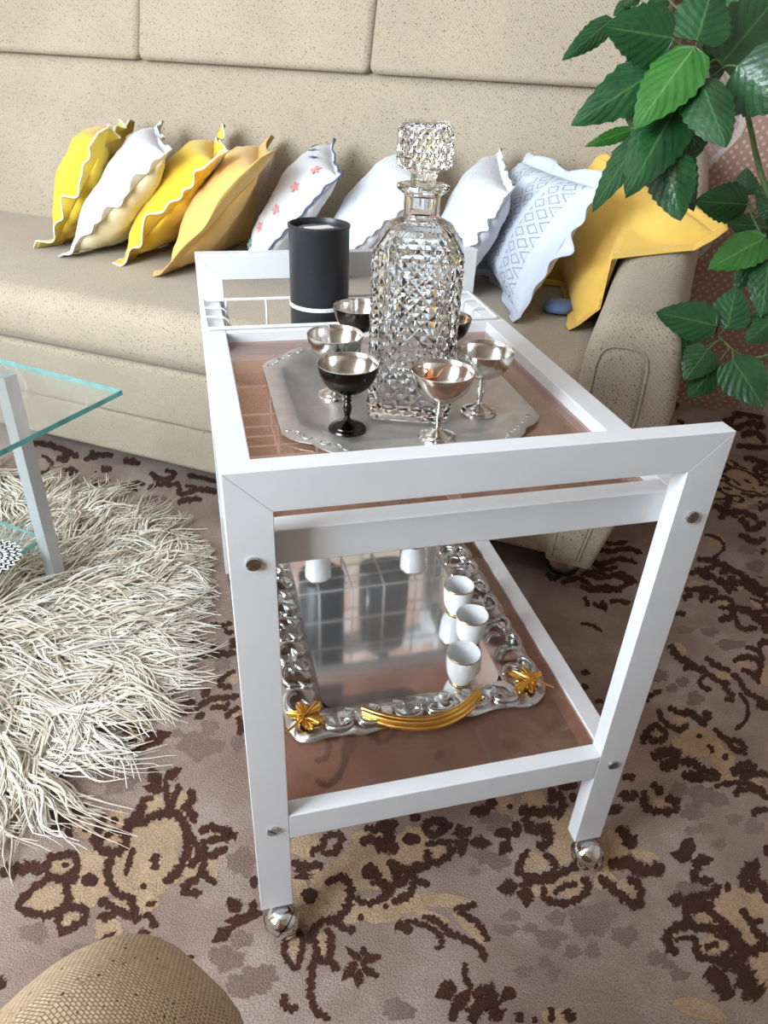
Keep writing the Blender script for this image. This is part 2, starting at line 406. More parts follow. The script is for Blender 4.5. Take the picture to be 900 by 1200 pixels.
# ------------------------------------------------------------------ carpet motifs (traced, laid on the floor)
ELL = 'E'
CARPET = [
 # (ox, oy, scale, dark curves [(width, points...)], dark leaves (x0,y0,x1,y1,w), dark dots, tan ellipses, mauve ellipses)
 (0, 860, 3.0,
  [(14,580,160,585,210,590,260,560,290),(22,510,225,490,280,450,320,440,390,400,420,345,400,340,350,360,310,370,285),(12,350,380,400,345,440,350),
   (20,450,330,520,300,560,285,620,285,650,330,660,400,640,460,600,510,570,515),(14,600,270,630,175),(18,650,270,680,220,660,200),(18,640,250,680,290,670,310),
   (18,660,350,690,390,700,430,660,470),(18,700,350,740,330,820,355,760,370,730,380),(18,720,370,720,430,800,400),(16,720,430,715,490,760,530),(18,715,490,660,530,650,555,710,560),
   (20,540,480,550,420),(14,505,270,500,235,540,225),(20,400,420,380,470,390,530,420,570,460,580,470,640,410,620,365,590,350,610),(18,410,620,370,650,355,630),(22,470,640,490,660),
   (18,510,630,555,680),(18,160,490,175,440,240,425,270,440,260,490,200,510,160,490),(16,55,610,120,540,180,510),(18,55,610,130,635,200,630,240,590,235,530,280,500),
   (18,205,690,210,630,260,610,300,620,290,660,230,695,205,690),(14,280,480,240,500,225,540),(28,0,490,60,480,120,470,150,490),(14,235,300,245,370),(12,800,690,850,650,900,620),
   (12,440,0,470,40,460,65,500,40,540,15,590,5),(14,300,70,350,70,400,45,360,30),(30,-20,860,5,900),(14,470,400,440,500)],
  [(560,185,525,115,45),(575,160,640,120,35),(575,200,500,185,35),(510,605,555,590,20),(345,740,410,695,22),(480,705,530,700,30),(235,320,165,270,35),(240,310,315,240,38),(230,320,150,350,30),
   (830,620,800,575,40),(870,650,790,660,35),(810,690,745,735,40)],
  [(505,537,12,12),(315,515,30,25),(300,338,12,10),(403,305,14,14),(230,462,14,10),(590,745,20,8),(670,785,14,7)],
  [(520,440,112,130,-.6),(440,500,50,70,0),(580,350,70,60,0),(315,535,75,75,0),(335,445,65,40,0),(165,580,68,45,-.4),(300,335,40,34,0),(405,305,38,40,0),(395,362,46,22,0),(545,250,50,35,0),(620,230,30,45,0),
   (665,240,25,40,0),(380,690,50,45,0),(500,590,60,45,0),(675,480,30,60,0),(770,352,35,16,0),(740,480,30,40,0),(430,600,50,22,0),(250,655,35,22,-.4),(220,465,40,22,0)],
  [(420,170,60,40),(690,40,60,50),(120,700,50,35),(780,780,45,35),(280,780,60,40),(860,880,60,40),(100,210,60,30),(360,150,40,30)]),
 (180, 720, 5.0,
  [(14,95,205,150,210,190,180,310,160),(14,100,145,130,190),(10,130,150,190,165),(25,330,235,400,235,480,225),(18,330,60,400,65,460,50),(14,420,80,430,110,470,100),(30,460,140,475,200),
   (16,390,420,380,400,440,350,480,330),(20,385,415,430,430,450,410),(22,240,560,330,500,420,490,500,480),(18,330,555,370,540,420,550,440,510),(20,440,610,430,590,480,560,500,540),(25,490,600,510,650,500,710),
   (12,0,695,50,705,95,695,60,725,0,735)],
  [(330,230,232,248,38),(370,220,335,165,45),(280,490,335,430,45),(250,520,130,500,42),(240,570,140,585,35),(300,580,235,615,40)],
  [], [(380,525,25,18,0),(480,590,25,20,0),(30,715,45,9,0),(150,180,40,14,0),(470,380,30,30,0)],
  [(200,330,60,40),(400,290,50,40),(50,500,50,30),(210,760,40,50),(330,660,50,45),(360,770,60,40),(140,700,40,25),(490,750,40,50)]),
 (0, 720, 2.0, [(10,250,210,290,215,300,240,350,245),(9,270,240,310,300,330,315,390,285),(8,290,250,340,280,395,280),(8,140,320,200,330,250,310)], [], [], [(320,270,35,18,0),(230,215,25,20,0)], []),
 (240, 930, 3.75,
  [(22,380,300,430,320,520,320),(40,430,330,430,380),(20,470,280,480,250,520,230,530,190,580,180,600,200,570,260,510,260),(26,530,400,590,370,630,390,640,450,620,510,570,560,530,550),
   (18,640,450,700,480,760,470,810,440,800,400,770,380),(12,720,500,770,460),(26,690,230,720,200,800,230,850,240),(22,700,150,760,160,800,130,850,140),(25,800,170,830,220),
   (20,810,290,840,360,890,390),(22,830,330,900,340),(22,820,480,900,450),(20,570,560,620,600,660,590),(24,530,550,480,600,450,660),(22,540,590,555,670,550,730,590,780),
   (20,480,620,490,690,510,740,550,730),(22,490,690,470,790,465,880,490,960,550,995),(18,395,590,430,640,420,720,395,770,350,700,360,640,395,590),(14,110,590,200,550,250,520),
   (22,350,880,350,930,380,945,410,935),(30,870,580,900,590),(18,690,760,720,700)],
  [(690,740,615,670,30),(690,735,775,715,40),(700,670,690,720,25),(670,740,600,825,45),(680,770,670,860,40),(690,765,765,810,38),(150,525,105,455,55),(200,540,220,465,40),(190,560,85,560,45),(120,590,30,655,50),(735,380,740,410,25)],
  [(460,450,35,35),(725,345,38,38),(795,497,12,14),(685,545,14,16),(215,390,18,28)],
  [(450,230,80,55,0),(530,370,80,60,0),(590,450,80,80,0),(480,520,70,65,0),(690,330,130,110,0),(640,520,60,55,0),(400,440,60,70,0),(770,510,120,60,0),(395,675,24,60,0),(870,260,60,60,0),(520,660,35,50,0),(700,200,60,40,0)],
  [(100,730,70,50),(240,810,80,60),(160,640,50,40),(840,940,60,40),(150,860,50,40),(160,300,60,60)]),
 (440, 900, 3.46,
  [(22,190,250,230,215,290,230,240,270,190,245),(14,200,310,250,305,320,300),(20,210,330,215,370,250,385,310,345,290,320),(12,320,300,380,295),(12,530,270,540,310),(26,480,145,420,180,390,165),
   (26,60,375,100,410,220,400),(20,80,430,90,480,140,430,170,460,220,475),(18,150,460,140,510,70,545),(22,0,400,20,470,60,490,30,530,0,540),(30,0,330,50,320,90,340),(24,0,230,60,260,20,300),
   (30,580,170,640,180,720,180,760,190),(28,600,200,640,260,690,240,700,300,650,320),(20,620,330,590,380,580,420,640,450,720,420,715,370,680,350),(22,600,430,680,460,770,420,830,390),(14,580,475,640,470),
   (20,680,480,690,530,760,550,840,520,860,470,830,450),(16,720,510,770,480,820,470),(22,700,140,740,110,760,150,740,190),(20,820,70,740,80),
   (16,315,575,370,565,410,550),(16,330,585,400,620,440,670,460,705),(18,190,600,250,625,300,670,350,690,420,730,445,790),(26,80,635,150,660),(14,120,620,200,640,260,680,265,720,240,735),(12,295,650,300,690),
   (16,365,790,360,840,390,900),(30,390,920,460,900,470,950,400,950),(12,480,970,540,920),(22,310,1030,320,970,380,930),(36,380,1030,420,970,470,960,500,1030),(20,580,990,585,1035),(16,640,1010,650,1035),(18,715,970,710,1035),(24,770,980,800,1030),(14,0,770,20,765),(14,0,840,10,850)],
  [(350,290,335,225,50),(355,280,390,240,34),(350,290,345,365,42),(380,300,475,310,45),(545,300,500,355,50),(580,480,490,490,55),(610,480,610,570,62),(330,890,240,930,60),(320,875,255,885,36),(385,900,300,1000,50)],
  [(145,290,38,25),(520,265,40,22),(572,250,20,35),(470,140,25,18),(545,158,12,12),(160,200,22,20),(715,100,18,22),(800,120,16,20),(40,562,10,12),(540,915,30,28)],
  [(150,310,70,75,0),(250,350,45,40,0),(640,380,60,40,0),(760,300,55,100,0),(750,220,70,60,0),(640,150,60,60,0),(520,140,40,30,0),(780,480,85,50,0),(140,550,110,34,-.25),(290,540,110,28,.05),(380,640,90,26,.8),(40,600,60,30,0),(220,600,80,20,.3),(410,970,40,25,0),(740,1010,70,35,0),(20,280,60,60,0)],
  [(550,600,40,22),(530,655,50,22),(630,650,35,20),(740,605,30,30),(710,690,60,40),(800,745,35,28),(860,620,65,60),(600,825,35,25),(690,790,30,25),(720,840,25,30),(880,740,30,35),(500,380,45,35),(400,420,25,20),(490,220,60,40),(100,990,60,35),(440,360,40,30)]),
 (640, 900, 3.46,
  [(22,600,370,610,410,600,450,680,460),(26,680,470,690,500,640,520,560,530),(40,550,560,620,560,650,540),(24,560,580,590,640,660,650,740,650),(26,530,760,490,700,520,650,590,640),(12,520,700,570,690,610,690),
   (22,610,690,610,750,680,780,750,740,750,690,680,680),(18,640,730,700,710),(24,660,540,670,590,740,640),(40,740,640,790,740,770,790,690,790),(30,790,740,860,740,880,700),(45,650,820,700,860,740,940),(60,790,800,820,880,870,930),
   (18,790,570,830,620,880,620),(22,830,620,850,670,900,700),(26,790,430,850,390,830,440,870,470,900,550),(24,790,430,810,480,850,490),(36,250,390,330,390,400,420,480,400),(24,210,440,260,480,320,530,370,560,380,490,330,440),
   (26,290,240,330,280,320,320),(36,270,150,280,190),(26,300,100,330,120,370,100),(22,400,90,400,150,440,175,520,170,520,130,480,130),(22,430,60,470,110),(14,310,40,360,40),(20,550,20,600,45,660,40,710,30),
   (14,680,75,760,60,830,70,890,100),(16,770,120,780,90,850,90,900,130),(16,840,200,850,175,900,170),(20,750,20,830,20,900,30)],
  [(590,370,500,345,50),(600,380,680,370,50),(560,540,490,530,50),(330,330,370,270,40)],
  [(575,320,32,35),(735,485,14,22),(895,335,16,25)],
  [(270,340,55,90,0),(770,560,90,90,0),(820,670,50,55,0),(880,810,60,100,0),(870,560,50,60,0),(680,715,60,35,0),(650,620,50,40,0),(540,690,50,20,0),(240,460,50,40,0),(320,490,40,40,0),(470,150,40,25,0),(400,355,60,22,.3),(780,45,100,25,0),(620,980,120,40,.3),(0,480,70,50,0)],
  [(590,180,45,35),(630,110,50,40),(700,130,40,30),(540,90,40,30),(640,245,40,20),(590,255,30,16),(760,210,30,25),(840,240,40,30),(700,310,30,22),(190,610,90,60),(320,680,55,40),(450,770,40,30),(540,840,40,25),(580,500,60,40),(40,610,35,30),(500,800,30,20)]),
 (680, 660, 4.09,
  [(24,430,390,460,440,530,490,610,525),(16,490,505,560,500),(18,600,450,650,490,720,520),(14,610,530,575,560,580,590,630,610),(16,610,525,660,565,720,580),(20,690,560,700,610,740,640),(14,690,650,740,660),
   (16,720,530,760,560,800,620,860,650,900,690),(18,730,470,800,450,860,480,850,560),(14,790,400,850,420,880,470),(16,770,510,820,530,860,580),(22,850,400,900,370),(12,760,620,800,680,795,750,740,800),
   (14,330,640,390,610),(14,320,670,330,620),(20,310,820,360,780,420,830),(18,370,700,400,760,470,800,520,770),(22,300,870,310,820,350,850,420,840),(18,420,690,480,720,540,720),(22,500,700,560,740,590,770,620,715),
   (36,340,930,400,910,460,910,440,960,380,980),(26,480,950,540,960,580,990,660,1010),(24,490,1020,560,1020,660,1030),(18,640,790,690,840,770,860,780,900,720,890),(26,720,1000,800,960,830,1010,760,1030),(14,610,870,640,910),(18,200,1025,265,1025),(16,690,840,740,890,800,920),
   (14,620,190,660,165,720,180,720,215,660,210),(20,570,140,620,140,660,130),(18,570,180,620,150),(22,660,270,720,260,740,220,800,230,850,250),(16,740,250,770,310,850,310),(22,820,240,880,290,890,340),(18,660,70,690,100,720,150),
   (14,700,100,760,90,800,120,850,150,900,170),(16,790,70,830,110,900,130),(16,560,20,600,70,640,60),(14,520,50,600,30,660,10),(20,490,170,540,150),(16,450,240,505,245),(14,0,60,60,40,130,60),(14,0,110,60,130,120,110,200,140),(14,60,0,110,30,180,20),
   (14,20,160,40,210),(14,100,180,120,220,60,190),(14,140,180,240,190),(12,160,60,240,90),(12,180,120,260,90),(8,0,290,60,300,105,330),(12,70,665,110,660)],
  [(850,650,900,710,50),(0,520,50,530,25),(0,590,45,600,30)],
  [(735,540,16,14),(605,725,25,20),(695,930,16,18),(570,830,15,12)],
  [(560,870,130,70,0),(680,950,60,60,0),(480,740,40,35,0),(570,800,40,20,0),(690,540,60,26,0),(680,195,30,20,0),(560,110,50,26,0),(740,110,50,22,0),(480,410,20,40,-.7),(890,540,40,50,0),(780,490,40,20,0),(380,810,30,25,0),(160,70,60,20,0),(40,90,30,15,0),(800,1050,90,14,.2)],
  [(620,330,40,22),(720,390,70,25),(380,540,40,30),(500,320,40,18),(550,650,40,35),(490,570,30,25),(440,600,30,20)]),
 (640, 470, 3.46,
  [(18,740,80,800,50,880,70),(18,720,70,760,110,830,90,890,110),(16,790,140,850,130,890,170),(14,770,180,850,190,900,190),(14,800,230,850,240,890,260,840,270),(8,840,270,900,350),(10,740,310,790,300,820,330,790,380),
   (16,700,370,740,400,730,450,800,450,860,480),(16,680,420,720,450,700,480),(18,790,470,830,520,890,490),(16,780,540,840,570,890,560),(16,860,440,900,420),(12,870,620,890,600),(8,640,540,700,560,720,600,660,650),
   (14,610,640,680,650,740,680,700,700),(14,580,700,640,690,700,730,780,750),(14,560,770,650,760,690,790),(14,700,660,780,700,840,760,890,780),(14,800,710,870,760),(10,130,560,180,540,260,580,330,570),(12,190,580,240,610,330,600,390,620),
   (12,100,680,160,650,230,660,300,640,370,660),(12,160,700,230,720,300,700,370,740),(12,60,740,130,720,200,760,280,770),(12,300,760,350,720),(16,470,10,540,20),(10,530,80,560,90),(14,0,700,30,720,60,700)],
  [], [], [(690,570,36,26,0),(300,590,40,12,0),(250,690,40,14,0),(410,565,20,12,0),(140,715,14,8,0),(800,420,50,16,0),(840,160,30,12,0)], [(850,670,40,25),(820,600,40,20)]),
 (20, 490, 3.46,
  [(14,60,100,130,110,210,140,250,160),(14,160,160,200,170,190,140),(14,270,170,330,150,390,150),(12,300,130,320,170),(16,430,170,500,185),(8,100,150,140,180,130,210,80,230),(10,180,205,240,215,190,240),(14,100,280,150,280,130,310),
   (10,180,300,240,270),(10,220,310,290,300,340,290),(12,340,210,385,205),(10,425,285,470,270,500,260),(8,470,260,520,270),(12,530,295,560,270,620,270,660,265),(14,540,220,580,250,640,240),(12,600,210,650,230),(10,570,230,560,280),
   (12,660,270,660,310,700,300,740,290,810,305),(8,680,275,730,280),(12,650,345,690,330,750,330),(12,760,285,810,300),(12,690,230,820,260)],
  [(120,250,80,255,20),(200,220,180,200,12),(340,280,380,250,14),(330,290,360,310,14),(320,280,320,250,12),(350,205,345,190,12),(360,215,370,225,12),(470,280,490,300,12),(690,330,660,350,10),(700,335,700,350,10)],
  [(320,220,6,5),(300,243,5,4)], [], [(560,330,60,14),(300,260,40,12)]),
 (290, 840, 7.5, [(30,690,180,720,260,680,370,590,390),(36,840,270,860,380,800,520,700,600,600,560),(40,690,150,750,190,820,150)], [], [(470,240,25,25)], [], [(480,520,60,40)]),
]
def carpet_pattern():
    rnd = random.Random(3)
    lay = {0: ([], [], []), 1: ([], [], []), 2: ([], [], [])}        # mauve, tan, dark: verts, faces, core weight
    H = (.0003, .0005, .0007); cnt = [0]
    def poly(k, pts, cen):
        vs, fs, at = lay[k]; o = len(vs); n = len(pts); cnt[0] += 1; z = H[k]+cnt[0]*1.2e-7
        vs.append((*cen, z)); at.append(1)
        for p in pts: vs.append((cen[0]+(p[0]-cen[0])*.80, cen[1]+(p[1]-cen[1])*.80, z)); at.append(1)
        for p in pts: vs.append((cen[0]+(p[0]-cen[0])*1.12, cen[1]+(p[1]-cen[1])*1.12, z)); at.append(0)
        for i in range(n):
            q = (i+1) % n; fs.append((o, o+1+i, o+1+q)); fs.append((o+1+i, o+1+n+i, o+1+n+q, o+1+q))
    def strip(k, L, C, R):
        vs, fs, at = lay[k]; o = len(vs)
        for a, c, b in zip(L, C, R):
            cnt[0] += .2; z = H[k]+cnt[0]*1.2e-7
            vs.extend(((*a, z), (*c, z), (*b, z))); at.extend((0, 1, 0))
        for i in range(len(L)-1):
            for e in (0, 1): fs.append((o+3*i+e, o+3*i+e+1, o+3*i+e+4, o+3*i+e+3))
    def fl(x, y):
        p = zp(x, y, 0); return (p.x, p.y)
    def ell(k, conv, cx, cy, rx, ry, a=0, wob=.16):
        n = 26; ph = [rnd.uniform(0, 6.28) for _ in range(4)]; pts = []
        for i in range(n):
            t = 2*math.pi*i/n
            r = 1+wob*(math.sin(3*t+ph[0])*.4+math.sin(5*t+ph[1])*.35+math.sin(8*t+ph[2])*.3)+rnd.uniform(-.03, .03)
            x, y = rx*r*math.cos(t), ry*r*math.sin(t)
            pts.append(conv(cx+x*math.cos(a)-y*math.sin(a), cy+x*math.sin(a)+y*math.cos(a)))
        poly(k, pts, conv(cx, cy))
    def curve(k, conv, w, pts, sc, taper=.75):
        w = w*2.25+4.5
        q = spline([V((pts[i], pts[i+1], 0)) for i in range(0, len(pts), 2)], 6)
        n = len(q); L, C, R_ = [], [], []
        for i, p in enumerate(q):
            t = q[min(i+1, n-1)]-q[max(i-1, 0)]
            t = t.normalized() if t.length > 0 else V((1, 0, 0)); m = V((-t.y, t.x, 0)); f = i/(n-1)
            e = min(1, min(f, 1-f)*6+taper*.6)
            h1 = w*.5*e*(1+.22*math.sin(i*1.7)+rnd.uniform(-.25, .25)); h2 = w*.5*e*(1+.22*math.sin(i*2.1+1)+rnd.uniform(-.25, .25))
            L.append(conv(p.x+m.x*h1, p.y+m.y*h1)); R_.append(conv(p.x-m.x*h2, p.y-m.y*h2)); C.append(conv(p.x, p.y))
        strip(k, L, C, R_)
    def leaf(k, conv, x0, y0, x1, y1, w):
        w *= 1.75
        d = V((x1-x0, y1-y0, 0)); m = V((-d.y, d.x, 0)).normalized(); L, C, R_ = [], [], []
        for i in range(12):
            f = i/11; e = max(.08, math.sin(math.pi*min(1, f**.8)))
            a = 1+rnd.uniform(-.2, .2); b = 1+rnd.uniform(-.2, .2)
            L.append(conv(x0+d.x*f+m.x*w*.5*e*a, y0+d.y*f+m.y*w*.5*e*a)); R_.append(conv(x0+d.x*f-m.x*w*.5*e*b, y0+d.y*f-m.y*w*.5*e*b)); C.append(conv(x0+d.x*f, y0+d.y*f))
        strip(k, L, C, R_)
    def block(blk, conv):
        ox, oy, sc, curves, leaves, dots, tans, mauves = blk
        for e in mauves: ell(0, conv, *e, wob=.3)
        for e in tans: ell(1, conv, *e)
        for c in curves: curve(2, conv, c[0], c[1:], sc)
        for l in leaves: leaf(2, conv, *l)
        for d in dots: ell(2, conv, *d)
    for blk in CARPET:
        block(blk, lambda x, y, b=blk: fl(b[0]+x/b[2], b[1]+y/b[2]))
    # repeats of the rose sprays on the carpet the photograph does not show
    ctr = fl(140, 990)
    for (tx, ty, rot) in ((.20, .38, 1.2), (.28, .75, 2.6), (.12, 1.5, .4), (.9, 1.2, 1.9), (-.75, .75, 2.2), (-.9, 1.3, 1), (1.15, .35, 3), (.75, -.45, .6), (-.65, -.1, 1.5), (1.3, .9, .2), (-1.3, .3, .3), (.2, -.75, 2), (1.5, -.2, 1), (1.2, -.7, 2.4), (1.75, .5, 1.4), (-1.6, .9, 2.8)):
        c, s = math.cos(rot), math.sin(rot)
        def conv(x, y):
            p = fl(x/3.0, 860+y/3.0); dx, dy = p[0]-ctr[0], p[1]-ctr[1]
            return (tx+c*dx-s*dy, ty+s*dx+c*dy)
        block(CARPET[0], conv)
    names = (('carpet_mauve_spot', M['c_mauve']), ('carpet_tan_petal', M['c_tan']), ('carpet_brown_outline', M['c_dark']))
    for k, (nm, mt) in enumerate(names):
        vs, fs, at = lay[k]
        def area(q): return sum(vs[q[i]][0]*vs[q[(i+1) % len(q)]][1]-vs[q[(i+1) % len(q)]][0]*vs[q[i]][1] for i in range(len(q)))
        fs = [q if area(q) > 0 else q[::-1] for q in fs]
        o = obj(nm, vs, fs, mt, None, False); o.parent = floor
        o.matrix_parent_inverse = Matrix.Rotation(-ROT, 4, 'Z'); o['kind'] = 'stuff'
        wt = o.data.attributes.new('core', 'FLOAT', 'POINT'); wt.data.foreach_set('value', at)
carpet_pattern()

# ------------------------------------------------------------------ serving trolley
W, D, H, PW, TH, ZB = .45, .6894, .6501, .0381, .0206, .048
ZR0, ZR1, ZS0, ZS1, QW, GY = .1797, .2198, .5445, .5799, .0318, .5205
def trolley():
    t = thing('serving_trolley', 'white wooden serving trolley with bronze glass shelves on ball casters', 'trolley')
    ww = M['white_wood']
    for y0, y1 in ((0, TH), (D-TH, D)):
        prism('post', [(0, ZB), (PW, ZB), (PW, H-PW), (0, H)], y0, y1, ww, t)
        prism('post', [(W-PW, ZB), (W, ZB), (W, H), (W-PW, H-PW)], y0, y1, ww, t)
        prism('handle_rail', [(0, H), (PW, H-PW), (W-PW, H-PW), (W, H)], y0, y1, ww, t)
    for x0, x1 in ((0, QW), (W-QW, W)):
        box('side_rail', x0, x1, TH, D-TH, ZS0, ZS1, ww, t)
    box('cross_rail', QW, W-QW, TH, TH+.0225, ZS0, ZS1, ww, t)
    box('cross_rail', QW, W-QW, GY, GY+.017, ZS0, ZS1, ww, t)
    for x0, x1 in ((.0072, .0327), (W-.0327, W-.0072)):
        box('side_rail', x0, x1, TH, D-TH, ZR0, ZR1, ww, t)
    box('cross_rail', PW, W-PW, 0, TH, ZR0, ZR1, ww, t)
    box('cross_rail', PW, W-PW, D-TH, D, ZR0, ZR1, ww, t)
    g = box('glass_shelf', QW-.004, W-QW+.004, TH+.019, GY+.004, .561, .565, M['brown_glass'], t, 0, wn=False); g['label'] = 'bronze tinted upper glass shelf'
    g = box('glass_shelf', .0300, W-.0300, TH-.004, D-TH+.004, .2120, .2165, M['brown_glass'], t, 0, wn=False); g['label'] = 'bronze tinted lower glass shelf'
    pts = [yp(296.7, 660, 0), yp(810, 605.3, 0), yp(319.5, 973, 0), yp(717.5, 895.5, 0)]
    for i, p in enumerate(pts):
        for back in (0, 1):
            y = D+.0008 if back else -.0008
            v, f = lathe_data([(0, -.003), (.0062, -.003), (.0062, .0002), (0, .0002)], 20)
            rx = Matrix.Rotation(-math.pi/2 if back else math.pi/2, 3, 'X')
            c = V((p.x, y, p.z))
            s = obj('screw', [c+rx @ q for q in v], f, M['steel'], t, True, 40)
            a = .35+i
            m2 = Matrix.Rotation(a, 3, 'Z')
            for sg in (-1, 1):
                arc = [V((.0061*math.cos(g), sg*.0061*math.sin(g), 0)) for g in [.15+(math.pi-.30)*q/12 for q in range(13)]]
                hv = [p+V((0, 0, z)) for z in (.0001, .0022) for p in arc]; k = len(arc)
                hf = [tuple(range(k)), tuple(range(k, 2*k))]+[(q, (q+1) % k, k+(q+1) % k, k+q) for q in range(k)]
                ho = obj('head_half', [c+rx @ (m2 @ p) for p in hv], hf, M['steel'], s, False)
                bm = bmesh.new(); bm.from_mesh(ho.data); bmesh.ops.recalc_face_normals(bm, faces=list(bm.faces)); bm.to_mesh(ho.data); bm.free()
    # ball casters
    for cx, cy, az in ((.020, .012, 2.6), (W-.020, .012, 2.9), (.020, D-.012, .5), (W-.020, D-.012, 1.1)):
        c = V((cx+.004, cy-.016 if cy < .3 else cy+.012, .0225)); ax = V((math.cos(az), math.sin(az), .75)).normalized()
        a = ax.orthogonal().normalized(); b = ax.cross(a)
        def dome(sign, r, flat, off):
            prof = [(r*math.cos(q*math.pi/2/9), r*math.sin(q*math.pi/2/9)*flat+off) for q in range(10)]
            v, f = lathe_data([(max(x, 0), z) for x, z in prof], 28)
            return [c+(a*p.x+b*p.y*sign+ax*p.z*sign) for p in v], f
        v, f = dome(1, .0225, 1.0, .001); cs = obj('caster', v, f, M['chrome'], t, True, 50)
        v, f = dome(-1, .0210, 1.0, .001); obj('wheel', v, f, M['chrome'], cs, True, 50)
        lathe('stem', [(.005, .03), (.005, ZB+.004)], M['steel'], cs, 12, (cx, cy, 0))
        lathe('collar', [(.009, .0385), (.009, .0425), (.006, ZB-.001)], M['black_plastic'], cs, 16, (cx, cy, 0))
    return t
trolley()

# ------------------------------------------------------------------ wire basket in the rear of the upper shelf
def basket():
    t = thing('wire_basket', 'white wire bottle basket hung in the rear of the trolley', 'basket', (.22, .60, .365))
    x0, x1, y0, y1, zt, zbm = .040, .410, .546, .655, .584, .366
    r = .0018
    mw = M['wire']
    def wire(pts, rr=r): tube('wire', pts, rr, mw, t, 6)
    ring = lambda xa, xb, ya, yb, z: [(xa, ya, z), (xb, ya, z), (xb, yb, z), (xa, yb, z)]
    tube('rim', [(.008, .530, .5835), (.437, .530, .5835)], .0024, mw, t, 6)
    tube('rim', [(.006, .662, .5835), (.438, .662, .5835)], .0024, mw, t, 6)
    tube('rim', [(.008, .530, .5835), (.006, .662, .5835)], .0024, mw, t, 6)
    tube('rim', [(.437, .530, .5835), (.438, .662, .5835)], .0024, mw, t, 6)
    for side in (0, 1):
        for y in (.575, .618):
            xs = [.007, .022, .030, .038, x0] if side == 0 else [.438, .424, .420, .412, x1]
            wire([(xs[0], y, .585), (xs[1], y, .5855), (xs[2], y, .585), (xs[3], y, .580), (xs[4], y, .560), (xs[4], y, zbm)])
    for y, yr in ((y0, .530), (y1, .662)):
        for k in range(7):
            x = x0+(x1-x0)*k/6
            wire([(x, yr, .5835), (x, y, .575), (x, y, zbm)])
    for z in (zbm, .44, .51):
        tube('ring_wire', ring(x0, x1, y0, y1, z), r, mw, t, 6, True)
    for k in range(1, 6):
        x = x0+(x1-x0)*k/6
        wire([(x, y0, zbm), (x, y1, zbm)])
    for y in (.583, .618): wire([(x0, y, zbm), (x1, y, zbm)])
basket()
def can():
    c = V((.177, .602, .3682)); t = thing('storage_tin', 'tall black cylindrical tin with a white ring standing in the wire basket', 'tin', c)
    R = .0440
    lathe('body', [(R-.002, 0), (R, .002), (R, .333), (R+.0012, .3345), (R+.0012, .338), (R-.002, .339), (R-.0035, .336), (R-.0035, .330), (0, .330)], M['black_tin'], t, 48, c)
    lathe('ring', [(R+.0003, .222), (R+.0010, .2225), (R+.0010, .2275), (R+.0003, .228)], M['white_paint'], t, 48, c, cap=False)
    lathe('lid_plate', [(0, .3315), (.031, .3315), (.033, .330)], M['lid_grey'], t, 32, c)
    bx = rbox_data(-.009, .009, -.020, .020, .3316, .3335, .0006)
    m = Matrix.Rotation(-1.25, 3, 'Z'); o = obj('paper_strip', [c+m @ p for p in bx[0]], bx[1], M['white_paint'], t, False)
can()
def flask():
    c = V((.300, .600, .3682)); t = thing('glass_flask', 'grey glass flask in the wire basket behind the decanter, mirrored in the lower tray', 'flask', c)
    vs, fs = [], []; n = 40; rows = [(.90, 0), (1, .006), (1, .16), (.93, .185), (.70, .20), (.40, .208), (.36, .222)]
    for k, z in rows:
        for i in range(n):
            a = 2*math.pi*i/n; ex = 2/4.5 if z < .19 else 2/2.6
            x = abs(math.cos(a))**ex*math.copysign(1, math.cos(a)); y = abs(math.sin(a))**ex*math.copysign(1, math.sin(a))
            vs.append(c+V((x*.046*k, y*.038*k, z)))
    for j in range(len(rows)-1):
        for i in range(n): fs.append((j*n+i, j*n+(i+1) % n, (j+1)*n+(i+1) % n, (j+1)*n+i))
    fs.append(tuple(range(n))[::-1]); fs.append(tuple((len(rows)-1)*n+i for i in range(n)))
    obj('body', vs, fs, M['smoke'], t, True, 60)
    lathe('cap', [(.018, .222), (.018, .232), (.016, .234), (0, .234)], M['steel'], t, 24, c)
M['smoke'] = simple('smoky_glass', (.20, .21, .22), .12, 0, .1, 20, Transmission_Weight=.5)
flask()

